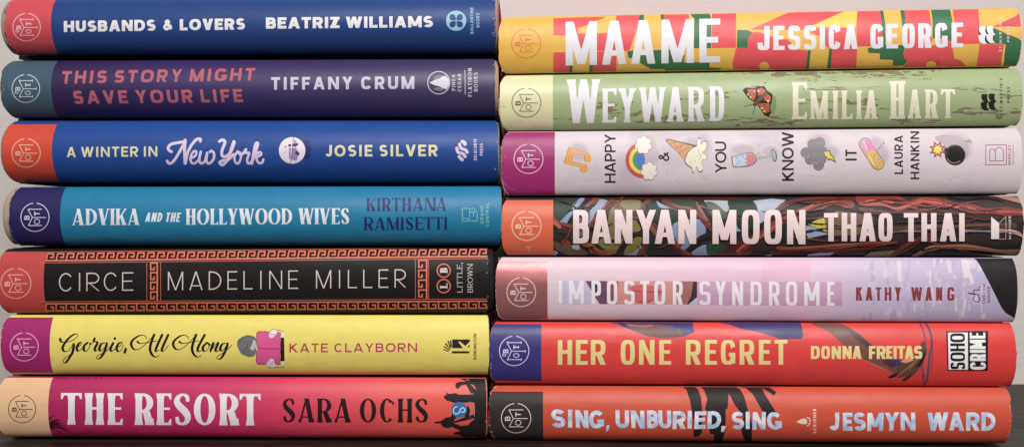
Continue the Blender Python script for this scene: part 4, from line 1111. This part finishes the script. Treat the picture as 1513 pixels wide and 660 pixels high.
for p in (z((967, 160), (1168, 160), (1168, 352), (967, 352), (967, 160)), z((1005, 315), (1138, 315), (1138, 220)), z((1005, 315), (1005, 220)), z((1060, 315), (1060, 225))):
    for a, b in zip(p, p[1:]): Q += stroke([a, b], .95, True)
for p in (z((1005, 220), (1015, 202), (1045, 202), (1060, 225)), z((1060, 225), (1075, 190), (1120, 190), (1138, 222))): Q += stroke(catmull(p, 6), .9)
k.add(Q, ma, 0); k.text('BERKLEY', 1493.4, 243.4, 1493.4, 214.4, 3.6, TINY, ma, gap=.4, layer=0); k.line(z((1233, 160), (1233, 352)), .7, ma, False, layer=0); k.done()
k = Ink(bk, 'cover_scuff', 7); z = S(730, 180, 3.3); Q = []
for p in ([(38, 70), (60, 62), (75, 60)], [(36, 270), (50, 300), (85, 330)], [(85, 330), (110, 328)], [(40, 280), (45, 310), (60, 335)]): Q += stroke(catmull(z(*p), 5), .55)
k.add(Q, mat((214, 130, 176))); k.done()
wear(bk, 12, (210, 150, 186), 10, False, True)

bk = Book(RS, 741, 1512.5, 291.8, 288, 377.6, 379.0, 2, 1, 3.4000000000000004, 2.0, 'hardcover painted with dark tangled branches and leaves, coral orange spine end', mat((40, 38, 42), .42, rgb2=(62, 50, 50), scale=120, stretch=6), (50, 42, 40), (60, 44, 40), jag=(.0003, .0004), rough=.42)
k = Ink(bk, 'branch_picture', 1, lay=LAY / 2)
def pm(c, v=.34, sc=300): return mat(tuple(int(q * .86) for q in c), .44, var=v, scale=sc, stretch=3)
def P(p, c, sm=True, l=None):
    if c[2] < 90 and c[1] > 120: c = (int(c[0] * .93), int(c[1] * .86), int(c[2] * 1.02))
    k.poly(z(*p), pm(c), sm, layer=l)
lay = [0]
def B(p, w, c):
    pts = catmull(z(*p), 7); n = len(pts); ph = R.random() * 9
    ws = [1.28 * w / sc_ * (1 + .22 * math.sin(ph + i * .55) + R.uniform(-.1, .1)) for i in range(n)]
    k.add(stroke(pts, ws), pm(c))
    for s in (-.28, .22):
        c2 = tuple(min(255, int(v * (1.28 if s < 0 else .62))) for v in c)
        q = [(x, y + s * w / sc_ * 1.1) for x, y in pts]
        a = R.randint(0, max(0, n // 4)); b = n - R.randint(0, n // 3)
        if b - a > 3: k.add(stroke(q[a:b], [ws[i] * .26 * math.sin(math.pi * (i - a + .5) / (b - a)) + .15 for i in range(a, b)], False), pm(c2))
sc_ = 6.6; z = S(735, 285, 6.6)
P([(545, 100), (600, 70), (780, 65), (720, 160), (640, 260), (600, 280), (545, 240)], (56, 78, 68)); P([(790, 60), (850, 60), (760, 170), (700, 280), (660, 305), (610, 280), (700, 190)], (152, 178, 216))
P([(1000, 60), (1100, 90), (1040, 150), (960, 190), (900, 330), (870, 330), (880, 180), (930, 110)], (168, 180, 204)); P([(1090, 190), (1150, 120), (1250, 110), (1300, 160), (1320, 300), (1320, 590), (1150, 590), (1000, 500), (1000, 460), (1060, 420)], (150, 145, 78))
P([(760, 190), (900, 170), (880, 340), (820, 420), (740, 400)], (128, 116, 122)); B([(880, 60), (800, 150), (690, 310)], 34, (62, 44, 44)); B([(975, 55), (880, 140), (850, 180)], 44, (128, 72, 52)); B([(1290, 190), (1200, 100), (1120, 90), (1050, 140), (960, 260), (880, 350)], 38, (132, 62, 52))
B([(540, 265), (620, 310), (740, 345), (830, 330)], 48, (132, 66, 54)); B([(555, 285), (605, 330)], 22, (206, 122, 98)); B([(545, 380), (640, 390), (740, 400)], 44, (58, 54, 58)); P([(545, 470), (640, 500), (760, 510), (870, 570), (850, 605), (700, 605), (560, 540)], (112, 92, 76)); P([(620, 480), (660, 452), (720, 490), (650, 500)], (172, 64, 54)); B([(840, 480), (900, 520), (960, 560), (1080, 600)], 50, (176, 92, 60))
P([(980, 480), (1060, 430), (1160, 560), (1120, 590), (1030, 540)], (152, 160, 70)); P([(730, 510), (790, 500), (800, 550), (740, 540)], (190, 196, 200)); B([(1300, 470), (1240, 520), (1205, 590)], 42, (48, 40, 42)); P([(1230, 592), (1310, 560), (1330, 604)], (166, 184, 216)); P([(545, 560), (590, 575), (560, 610), (540, 605)], (176, 180, 200))
z = S(910, 285, 6.6)
P([(0, 80), (110, 70), (230, 75), (250, 130), (200, 170), (100, 180), (0, 120)], (150, 150, 80)); P([(0, 290), (160, 250), (230, 320), (240, 370), (160, 400), (60, 480), (40, 600), (0, 600)], (160, 160, 78)); P([(80, 570), (160, 450), (245, 430), (240, 500), (160, 580)], (156, 164, 74)); P([(110, 602), (180, 570), (245, 510), (240, 580), (220, 607)], (166, 188, 226))
P([(280, 170), (330, 90), (400, 70), (470, 140), (600, 180), (600, 290), (430, 300), (300, 230)], (50, 72, 58)); P([(320, 390), (420, 420), (560, 560), (540, 605), (300, 605)], (46, 60, 50)); P([(395, 80), (440, 105), (530, 150), (430, 142)], (162, 188, 216)); P([(470, 68), (760, 68), (770, 150), (640, 140), (560, 110)], (56, 78, 60))
P([(850, 75), (1090, 80), (1090, 180), (1040, 170), (960, 115), (880, 100)], (192, 200, 212)); P([(870, 100), (960, 100), (1060, 180), (1080, 240), (1000, 265), (930, 250)], (66, 102, 68)); P([(560, 300), (800, 255), (870, 330), (870, 390), (800, 430), (700, 540), (640, 560), (560, 480)], (152, 172, 206)); P([(720, 600), (840, 510), (900, 520), (920, 605)], (166, 188, 222)); P([(880, 540), (900, 498), (1000, 490), (1100, 530), (1080, 560), (990, 602), (900, 600)], (54, 96, 60))
P([(1090, 90), (1260, 70), (1350, 180), (1350, 330), (1220, 330), (1180, 260)], (46, 64, 52)); P([(1170, 240), (1230, 340), (1200, 375), (1165, 350)], (162, 178, 198)); P([(1100, 520), (1300, 430), (1300, 605), (960, 610)], (92, 48, 42))
B([(30, 600), (90, 470), (170, 410), (260, 390)], 44, (62, 46, 50)); B([(0, 110), (90, 180), (160, 240), (260, 260), (360, 300), (420, 370)], 34, (116, 60, 52)); B([(340, 60), (260, 140), (250, 260)], 30, (112, 62, 48)); B([(290, 470), (270, 560), (230, 610)], 48, (130, 68, 50)); B([(470, 80), (580, 140), (700, 160), (790, 210), (880, 290), (930, 350)], 42, (122, 56, 48)); B([(800, 60), (870, 170), (940, 290)], 50, (58, 46, 52)); B([(790, 100), (830, 180), (915, 300)], 22, (164, 92, 78)); B([(930, 420), (820, 460), (690, 580)], 40, (54, 42, 46)); B([(560, 470), (640, 560), (740, 620)], 38, (148, 72, 52)); B([(340, 330), (400, 400)], 30, (150, 96, 72)); B([(0, 55), (400, 50), (800, 55), (1300, 60)], 24, (88, 38, 36)); B([(1180, 575), (1250, 530), (1330, 480)], 18, (186, 100, 68))
z = S(1090, 285, 6.6)
P([(150, 80), (330, 60), (465, 72), (390, 150), (360, 170), (270, 260), (200, 310), (170, 300), (195, 180)], (192, 198, 214), False); P([(-5, 75), (150, 90), (195, 180), (190, 340), (0, 340)], (44, 60, 50)); P([(665, 320), (725, 325), (880, 400), (690, 440), (655, 380)], (172, 190, 220), False); P([(830, 240), (960, 175), (1090, 190), (1320, 230), (1320, 300), (1170, 410), (880, 420), (840, 330)], (142, 128, 80), False); P([(680, 302), (840, 232), (860, 340), (860, 378)], (226, 214, 92), False)
B([(10, 570), (120, 470), (250, 390), (400, 290), (520, 230), (680, 170), (800, 120), (950, 90), (1100, 115)], 58, (142, 56, 46)); B([(220, 430), (330, 350), (420, 285)], 22, (188, 96, 76)); B([(640, 165), (800, 95), (960, 72)], 24, (204, 86, 68)); B([(330, 210), (470, 110), (600, 80), (900, 62), (1330, 60)], 36, (104, 42, 40)); B([(390, 530), (560, 542), (800, 525), (1000, 512), (1330, 480)], 30, (166, 94, 70)); B([(320, 575), (500, 565), (900, 560), (1330, 530)], 26, (98, 42, 40)); B([(0, 560), (60, 510), (110, 480)], 18, (200, 112, 76))
P([(680, 592), (800, 578), (940, 574), (900, 600), (680, 610)], (162, 184, 222), False); P([(250, 597), (335, 592), (320, 612)], (150, 170, 200), False); P([(1228, 606), (1300, 572), (1335, 606)], (150, 150, 72), False)
z = S(1270, 285, 6.226); sc_ = 6.226
B([(0, 62), (150, 58), (350, 68), (470, 112), (570, 74), (750, 92), (900, 122), (1100, 160), (1300, 172), (1520, 182)], 52, (146, 56, 50)); B([(0, 150), (200, 182), (500, 180), (900, 190)], 30, (106, 46, 44)); B([(0, 108), (200, 110), (330, 150), (450, 122), (560, 78)], 22, (194, 86, 70)); B([(560, 76), (700, 98), (800, 116), (900, 132)], 18, (214, 92, 76)); B([(60, 80), (180, 78), (300, 92)], 14, (206, 102, 82)); B([(1000, 140), (1100, 165), (1180, 186)], 12, (218, 98, 76)); B([(1260, 176), (1400, 178), (1500, 182)], 14, (204, 82, 66))
P([(1230, 38), (1350, 36), (1460, 50), (1495, 105), (1380, 76)], (192, 142, 126), False); B([(230, 330), (500, 322), (800, 318), (1000, 310), (1250, 300), (1420, 302)], 40, (98, 70, 60)); B([(940, 350), (1080, 350), (1210, 352)], 14, (158, 140, 166)); B([(300, 360), (420, 350), (560, 352)], 12, (150, 120, 104)); B([(1250, 345), (1360, 350), (1440, 364), (1510, 405)], 26, (212, 164, 158)); B([(280, 575), (450, 480), (560, 420), (660, 400)], 46, (122, 54, 48)); B([(500, 575), (620, 512), (740, 492), (980, 490), (1300, 530), (1490, 535)], 30, (166, 112, 90)); B([(0, 472), (160, 462), (330, 450)], 26, (148, 64, 54)); B([(340, 270), (700, 262), (1000, 270)], 10, (84, 66, 66))
P([(45, 574), (100, 536), (330, 520), (260, 574)], (150, 150, 74), False); P([(1075, 556), (1280, 556), (1200, 574)], (142, 142, 74), False)
nl0 = k.nl; z = S(0, 0, 1); sc_ = 1.0; rr = random.Random(5)
pal = [(112, 50, 44), (86, 42, 40), (60, 40, 42), (148, 66, 52), (44, 36, 40), (130, 84, 66), (36, 32, 38)]
for i in range(34):
    x = rr.uniform(1110, 1490); y = rr.uniform(293, 373); l = rr.uniform(25, 90); ph = rr.uniform(0, 6); sl = rr.uniform(-.10, .06)
    n = 7; pts = [(x + l * q / n, y + sl * l * q / n + 2.2 * math.sin(ph + q * .8)) for q in range(n + 1)]
    if pts[-1][0] < 1508: k.add(stroke(catmull(pts, 3), [rr.uniform(.6, 2.6) * math.sin(math.pi * (q + .6) / 23) + .3 for q in range(n * 3 + 1)], False), pm(pal[i % 7]), nl0 + i // 8)
for i in range(30):
    x = rr.uniform(822, 1110); y = rr.uniform(295, 370); l = rr.uniform(12, 34); an = rr.uniform(-1.1, 1.1); cu = rr.uniform(-.5, .5)
    n = 5; pts = [(x + l * q / n * math.cos(an + cu * q / n), y + l * q / n * math.sin(an + cu * q / n)) for q in range(n + 1)]
    k.add(stroke(catmull(pts, 3), [rr.uniform(.8, 3.0) * math.sin(math.pi * (q + .6) / 17) + .3 for q in range(n * 3 + 1)], False), pm(pal[(i * 3) % 7]), nl0 + i // 8)
top = nl0 + 6; k.done()
bd = band(bk, [(725, 297), (817.3, 295.5), (817.3, 376.0), (725, 376.0)], mat((224, 108, 78), .42)); bd.location.y = -LAY * (top / 2 + 1); emblem(bk, 778, 333.5, 22, (248, 214, 190), bd)
k = Ink(bk, 'title', top // 2 + 6); tx = [(738, 893), (915, 1110), (1143, 1315), (1350, 1545), (1533, 1730), (1762, 1937), (2095, 2327), (2381, 2553), (2598, 2770), (2821, 3000)]; BANY.mv = .12
pw = mat((238, 216, 216), .45)
k.text('BANYAN MOON', 735, 358.5, 1190, 360, 48, BANY, pw, 49.4, xs=[(a / 6.6, b / 6.6) for a, b in tx]); k.done()
k = Ink(bk, 'author_name', top // 2 + 6); tx = [(838, 975), (1010, 1152), (1183, 1342), (1368, 1506), (1615, 1755), (1787, 1933), (1967, 2126), (2150, 2211)]
k.text('THAO THAI', 1090, 355.5, 1425, 355.8, 40.6, F(.20, .16, n=3.8), pw, xs=[(a / 6.6, b / 6.6) for a, b in tx]); k.done()
z = S(1270, 285, 6.226); k = Ink(bk, 'publisher_mark', top // 2 + 6); k.poly(z((1205, 220), (1278, 278), (1278, 420), (1205, 420)), (236, 228, 228))
Q = []
for a, b in zip(z((1278, 278), (1340, 220), (1340, 420), (1278, 420)), z((1340, 220), (1340, 420), (1278, 420), (1278, 418))): Q += stroke([a, b], .7)
k.add(Q, (214, 190, 194)); k.text('MARINER', 1492.8, 352.5, 1492.8, 319.5, 3.4, TINY, (230, 220, 220), gap=.4); k.done()
k = Ink(bk, 'cover_scuff', top // 2 + 7); z = S(735, 285, 6.6); k.add(stroke(z((270, 520), (300, 530), (330, 518)), .7) + stroke(z((300, 512), (300, 545), (315, 560)), .7), (240, 190, 170)); k.done()
wear(bk, 12, (236, 176, 150), 11, False, True)

bk = Book(RS, 732.5, 1504.5, 379.4, 379.4, 472.5, 477, 1, 1, 2.8, 1.6, 'pale pink and lilac hardcover with metallic rose spine end and black slanted corner', ramp_mat([(0, (226, 208, 213)), (.22, (228, 200, 212)), (.40, (228, 190, 210)), (.60, (222, 192, 214)), (.72, (204, 190, 216)), (1, (188, 176, 208))], 0, .25), (190, 160, 162), (214, 190, 196), jag=(.0002, .0003), rough=.42)
k = Ink(bk, 'brushed_paint_print', 1); rr = random.Random(11)
z = S(1020, 375, 6.2875); k.add([z((662, -10), (760, -10), (1110, 40), (1115, 640), (735, 640), (700, 600), (745, 520), (662, 250))], mat((229, 186, 208), var=.08, scale=60), 0)
for co, n, l in (((212, 198, 219), 44, 1), ((190, 177, 210), 44, 2), ((220, 206, 218), 34, 3)):
    Q = []
    for i in range(n):
        x = rr.uniform(1275, 1455); y = rr.uniform(382, 472); w = rr.uniform(1.5, 8); h = rr.uniform(4, 18)
        Q.append([(x + w * rr.uniform(-.6, -.3), y - h * .5), (x + w * rr.uniform(.2, .6), y - h * .5 + rr.uniform(-2, 2)), (x + w * .5 + rr.uniform(-1.5, 1.5), y), (x + w * .4, y + h * .5), (x - w * .5, y + h * .5 + rr.uniform(-2, 2)), (x - w * .3 + rr.uniform(-2, 1), y)])
    k.add(Q, mat(co, .42, var=.06, scale=300), l)
z = S(1240, 375, 5.542); k.add([z((995, 40), (1085, 55), (1070, 130), (1110, 240), (1085, 250), (1060, 190), (1020, 200)), z((1030, 355), (1040, 380), (1020, 520), (1004, 522), (1012, 420)), z((740, 130), (752, 130), (750, 250), (735, 250)), z((470, 60), (505, 55), (510, 230), (480, 220))], mat((226, 213, 222)), 4)
k.done()
k = Ink(bk, 'black_corner_print', 6); k.poly(z((1098, -10), (1098, 22), (1122, 48), (1150, 90), (1230, 240), (1330, 440), (1360, 478), (1432, 522), (1440, 545), (1420, 580), (1500, 580), (1510, 300), (1500, -10)), mat((40, 36, 38), .5, var=.2)); k.done()
bd = band(bk, [(722, 386.5), (808.8, 386), (808.8, 471), (722, 471)], mat((186, 118, 120), .36, metal=.55, var=.08, scale=900)); emblem(bk, 770.2, 431.2, 21.8, (240, 208, 210), bd)
k = Ink(bk, 'face_strip_picture', 7); z = S(810, 375, 6.286)
k.add([z((97, 248), (400, 250), (400, 464), (97, 462))], (200, 194, 218), 0); k.add([z((345, 250), (545, 250), (545, 464), (480, 464), (440, 405), (395, 330))], mat((112, 76, 102), var=.2), 1); k.add([z((430, 270), (470, 270), (470, 350), (430, 350))], (70, 56, 66), 2)
k.add([z((535, 251), (1340, 252), (1342, 466), (535, 464))], mat((212, 148, 140), var=.12, scale=60), 0); k.add([z((570, 252), (650, 252), (640, 464), (570, 464))], (146, 84, 78), 1); k.add([z((1180, 252), (1345, 252), (1345, 380), (1290, 466), (1200, 466))], (170, 108, 104), 1)
k.poly(z((745, 320), (800, 290), (880, 285), (960, 295), (1085, 352), (1020, 400), (950, 445), (880, 462), (810, 445), (770, 390), (790, 348)), (206, 106, 112), True, layer=2); k.line(z((790, 335), (880, 352), (960, 350), (1085, 355)), [1.0] * 19, (110, 50, 60), layer=3); k.line(z((850, 440), (930, 440), (1000, 410)), 1.6, (168, 78, 86), layer=3)
k.add([z((1345, 255), (1382, 255), (1382, 400), (1300, 468), (1288, 468), (1330, 380))], (62, 54, 58), 3); k.add([z((1300, 468), (1382, 400), (1382, 470))], (206, 192, 216), 3)
z = S(1020, 375, 6.2875); k.add([z((57, 255), (1410, 258), (1408, 478), (57, 470))], mat((208, 168, 194), var=.14, scale=40), 0); k.add([z((187, 380), (560, 360), (760, 400), (900, 360), (1410, 430), (1410, 478), (187, 472))], mat((202, 158, 188), var=.1), 1)
k.done()
tw = mat((240, 232, 240), .45)
k = Ink(bk, 'title', 12); tx = [(97, 127), (193, 330), (402, 490), (545, 642), (703, 803), (853, 940), (985, 1087), (1157, 1250)]; IMPO.mv = .2
k.text('IMPOSTOR', 810, 448.7, 1012, 449.6, 34.6, IMPO, tw, xs=[(a / 6.286, b / 6.286) for a, b in tx])
tx = [(83, 187), (232, 330), (387, 490), (558, 663), (730, 830), (887, 993), (1057, 1200), (1270, 1338)]
k.text('SYNDROME', 1020, 450.2, 1240, 451.2, 35.0, IMPO, tw, xs=[(a / 6.2875, b / 6.2875) for a, b in tx]); k.done()
k = Ink(bk, 'author_name', 6); tx = [(137, 188), (217, 272), (300, 343), (372, 427), (455, 505), (588, 680), (705, 760), (793, 843), (885, 942)]
k.text('KATHY WANG', 1240, 443.6, 1410, 443.6, 19.6, F(.19, .16, n=4, ca=12), mat((142, 62, 66), .5), xs=[(a / 5.542, b / 5.542) for a, b in tx]); k.done()
z = S(1240, 375, 5.542); k = Ink(bk, 'publisher_mark', 6); wi = (112, 36, 60)
k.line(z((1110, 340), (1100, 360), (1110, 388), (1140, 388), (1150, 365), (1140, 345)), 1.3, wi); k.line(z((1145, 335), (1100, 325), (1055, 318), (1080, 325), (1110, 330), (1100, 310), (1105, 295), (1145, 295), (1140, 280)), 1.3, wi, layer=0); k.add([disc(*z((1152, 268))[0], 1.1, 10)], wi, 0)
k.text('CUSTOM', 1455.7, 448, 1455.7, 419.7, 3.8, TINY, wi, gap=.3, layer=0); k.text('HOUSE', 1463, 446.3, 1463, 422.8, 4.0, TINY, wi, gap=.3, layer=0); k.done()
wear(bk, 6, (220, 190, 190), 12, False, True)

bk = Book(RS, 723, 1502, 473, 476.8, 567.5, 570.2, 2, 2, 3.5999999999999996, 2.0, 'red hardcover with indigo spine end, pale gold title and a painted reaching hand', (224, 70, 66), (196, 58, 64), (150, 60, 56), jag=(.0003, .0003), rough=.38)
bd = band(bk, [(715, 478.5), (799, 478.5), (799, 562), (715, 562)], mat((62, 58, 122), .36)); emblem(bk, 759.7, 517.8, 22.3, (222, 216, 240), bd, True)
k = Ink(bk, 'hand_and_fabric_picture', 1); z = S(900, 465, 5.404); nb = mat((58, 56, 112), .4, var=.2, scale=200, stretch=3); ar = mat((122, 78, 68), .4, var=.3, scale=250, stretch=2)
k.add([z((-30, 30), (670, 30), (670, 92), (682, 135), (600, 172), (440, 184), (300, 168), (190, 125), (60, 70), (0, 60)), z((830, 40), (1530, 40), (1530, 190), (1370, 192), (1250, 152), (1150, 127), (1080, 117), (960, 77), (880, 60))], nb, 0)
k.add([z((120, 66), (330, 72), (470, 80), (560, 105), (600, 170), (440, 184), (300, 168), (200, 128))], mat((112, 74, 72), .42, var=.35, scale=300, stretch=3), 1); k.add([z((470, 105), (545, 95), (550, 135), (480, 135)), z((595, 105), (660, 100), (670, 135), (600, 150))], nb, 2); k.line(z((150, 80), (260, 90), (340, 84)), 2.6, (164, 104, 98), layer=2)
z = S(1170, 465, 6); k.add([z((-40, 50), (78, 50), (92, 120), (101, 182), (84, 214), (-40, 208))], nb, 0)
k.add([z((120, 50), (380, 50), (500, 105), (600, 165), (720, 270), (850, 360), (960, 390), (1000, 420), (1000, 470), (900, 514), (780, 452), (640, 392), (540, 330), (440, 250), (330, 150), (220, 100))], ar, 1)
k.add([z((480, 110), (600, 175), (740, 300), (700, 310), (560, 210)), z((820, 370), (900, 400), (960, 440), (880, 470), (800, 420))], mat((88, 54, 56), .4, var=.3, scale=250), 2); k.add([z((640, 392), (780, 452), (900, 514), (860, 500), (740, 450))], (196, 112, 88), 2)
k.add([z((940, 440), (1060, 380), (1130, 300), (1150, 240), (1185, 232), (1195, 330), (1160, 440), (1070, 540), (1005, 584), (972, 576), (1010, 540), (930, 562), (955, 520), (870, 560), (852, 548), (930, 500))], mat((104, 70, 56), .4, var=.4, scale=400), 3)
k.add([z((960, 412), (1050, 370), (1082, 400), (1010, 425))], (238, 158, 118), 4); k.add([z((870, 396), (960, 400), (968, 440), (900, 442))], nb, 4); k.add([z((852, 548), (890, 525), (950, 510), (925, 545), (870, 560)), z((972, 576), (1010, 560), (1060, 520), (1040, 560), (1000, 584)), z((1090, 470), (1150, 380), (1185, 300), (1185, 360), (1140, 450))], (44, 36, 62), 4)
k.line(z((1040, 480), (1080, 430), (1140, 340)), 1.5, (168, 124, 84), layer=5); k.line(z((960, 520), (1020, 470), (1070, 430)), 1.3, (170, 118, 92), layer=5)
pc = mat((104, 74, 98), .4, var=.3, scale=500)
k.line(z((1135, 70), (1165, 140), (1182, 220), (1190, 320)), 2.2, pc, layer=5); k.line(z((1185, 70), (1222, 140), (1240, 250), (1215, 400), (1200, 560), (1172, 615)), 3.4, pc, layer=6); k.line(z((1200, 90), (1240, 190), (1246, 330), (1235, 500)), .9, (70, 52, 80), layer=7); k.line(z((1150, 450), (1165, 520), (1165, 580)), 2.4, pc, layer=7); k.line(z((1195, 260), (1205, 380), (1185, 540)), 1.3, (140, 110, 130), layer=8)
k.add([disc(*z((1070, 220))[0], .6, 8), disc(*z((1068, 170))[0], .4, 8), disc(*z((1075, 275))[0], .4, 8)], (70, 40, 60), 5)
k.done()
gold = mat((238, 222, 150), .24, metal=.08, var=.05)
k = Ink(bk, 'title', 12); z6 = lambda x: (720 + x / 6 - 820); z5 = lambda x: (900 + x / 5.404 - 820)
xs_ = [(z6(a), z6(b)) for a, b in ((625, 752), (785, 890), (918, 1050))] + [(z5(a), z5(b)) for a, b in ((93, 205), (238, 362), (400, 495), (613, 732), (765, 860), (892, 1007), (1042, 1160), (1195, 1288), (1320, 1422))]
k.text('HER ONE REGRET', 820, 538.3, 1165, 538.0, 36.4, HERF, gold, xs=xs_); k.done()
k = Ink(bk, 'author_name', 12); tx = [(168, 247), (260, 338), (352, 434), (448, 529), (538, 617), (683, 742), (752, 832), (835, 890), (900, 928), (935, 1003), (1000, 1080), (1083, 1155)]
k.text('DONNA FREITAS', 1170, 529.7, 1363, 529.5, 19.0, F(.24, .20, n=3.2, ca=16), mat((236, 216, 150), .4), xs=[(a / 6, b / 6) for a, b in tx]); k.done()
z = S(1113, 470, 3.4725); k = Ink(bk, 'publisher_mark', 6); k.poly(z((990, 66), (1205, 64), (1203, 268), (996, 268)), (32, 30, 32), layer=0); k.poly(z((998, 72), (1100, 72), (1102, 262), (1002, 262)), (240, 238, 238), layer=1)
bf = F(.185, .13, n=3.4, ca=14)
p = z((1087, 260), (1085, 76)); k.text('SOHO', *p[0], *p[1], 21.6, bf, (32, 30, 32), gap=.07, layer=2); p = z((1193, 262), (1190, 72)); k.text('CRIME', *p[0], *p[1], 23.0, bf, (240, 238, 238), gap=.07, layer=2); k.done()
wear(bk, 10, (180, 170, 200), 13, False, True)

bk = Book(RS, 722.5, 1495, 569, 570.8, 649.5, 656, 2, 0, 4.0, 2.4, 'coral red hardcover with black brush strokes and sky blue title, lowest of the right stack', (208, 86, 62), (196, 76, 54), (226, 170, 150), jag=(.0004, .0009), ext=(0, 1))
bd = band(bk, [(712, 578), (800.5, 578), (800.5, 662), (712, 662)], mat((54, 48, 48), .46)); emblem(bk, 762.5, 617, 22.3, (228, 214, 206), bd)
k = Ink(bk, 'brush_stroke_print', 1); z = S(940, 560, 6.304); sk = mat((44, 38, 38), .5, var=.15)
k.add([z((435, 30), (545, 30), (575, 90), (602, 160), (616, 300), (612, 495), (580, 530), (535, 532), (532, 380), (502, 200), (470, 100)), z((600, 30), (930, 40), (1000, 140), (1045, 300), (1080, 420), (1076, 600), (1020, 600), (980, 480), (1000, 340), (920, 240), (862, 130), (852, 268), (834, 278), (832, 460), (800, 600), (725, 600), (720, 508), (690, 505), (680, 470), (700, 330), (640, 275), (662, 180), (632, 100)), z((960, 30), (1150, 30), (1200, 140), (1300, 300), (1225, 375), (1150, 250), (1080, 130)), z((1150, 40), (1240, 55), (1305, 115), (1285, 152), (1200, 95))], sk, 0)
k.done()
bm = mat((176, 206, 238), .5, rgb2=(238, 238, 248), scale=210, lo=.42, hi=.60)
k = Ink(bk, 'title', 4); tx = [(595, 725), (743, 800), (822, 942), (948, 1088), (1100, 1138), (1195, 1320), (1340, 1465), (1487, 1592), (1594, 1712), (1727, 1850), (1857, 1912), (1930, 2037), (2052, 2177), (2167, 2219), (2275, 2392), (2402, 2449), (2470, 2592), (2607, 2742)]
k.text('SING, UNBURIED, SING', 720, 630.4, 1155, 633.6, 27, HAND, bm, 25.6, xs=[(a / 6.304, b / 6.304) for a, b in tx], wob=.045); k.done()
k = Ink(bk, 'author_name', 4); s6 = lambda x: x / 6.304; s3 = lambda x: (1113 + x / 3.4725 - 1160)
k.text('JESMYN WARD', 1160, 635.2, 1471, 635.6, 26.2, HAND, bm, 27.2, xs=[(s6(a), s6(b)) for a, b in ((412, 503), (538, 628), (638, 750), (765, 915), (925, 1060), (1075, 1213))] + [(s3(a), s3(b)) for a, b in ((893, 1000), (1003, 1080), (1092, 1162), (1170, 1242))], wob=.04); k.done()
z = S(1160, 560, 6.304); k = Ink(bk, 'publisher_mark', 4); cw_ = (238, 220, 208)
k.poly(z((108, 392), (140, 372), (170, 362), (198, 370), (205, 395), (198, 412), (170, 415), (140, 408)), cw_, True); k.line(z((205, 352), (228, 365), (230, 405), (208, 430)), 1.5, cw_, layer=0)
k.text('SCRIBNER', 1206, 639.6, 1206, 603.1, 4.6, TINY, cw_, gap=.36, layer=0); k.done()

wear(bk, 26, (236, 180, 164), 14, True, True)

finish()
# table and wall, fitted to the stacks
bpy.context.view_layer.update()
low = min((o.matrix_world @ v.co).z for o in bpy.data.objects if o.type == 'MESH' and o.name.startswith('dust_jacket') for v in o.data.vertices)
plain_box('tabletop', -1.2, 1.2, -0.80, 0.182, low - 0.04, low - 0.0002, wood())
plain_box('wall', -1.6, 1.6, 0.182, 0.24, low - 0.9, low + 1.6, plaster())
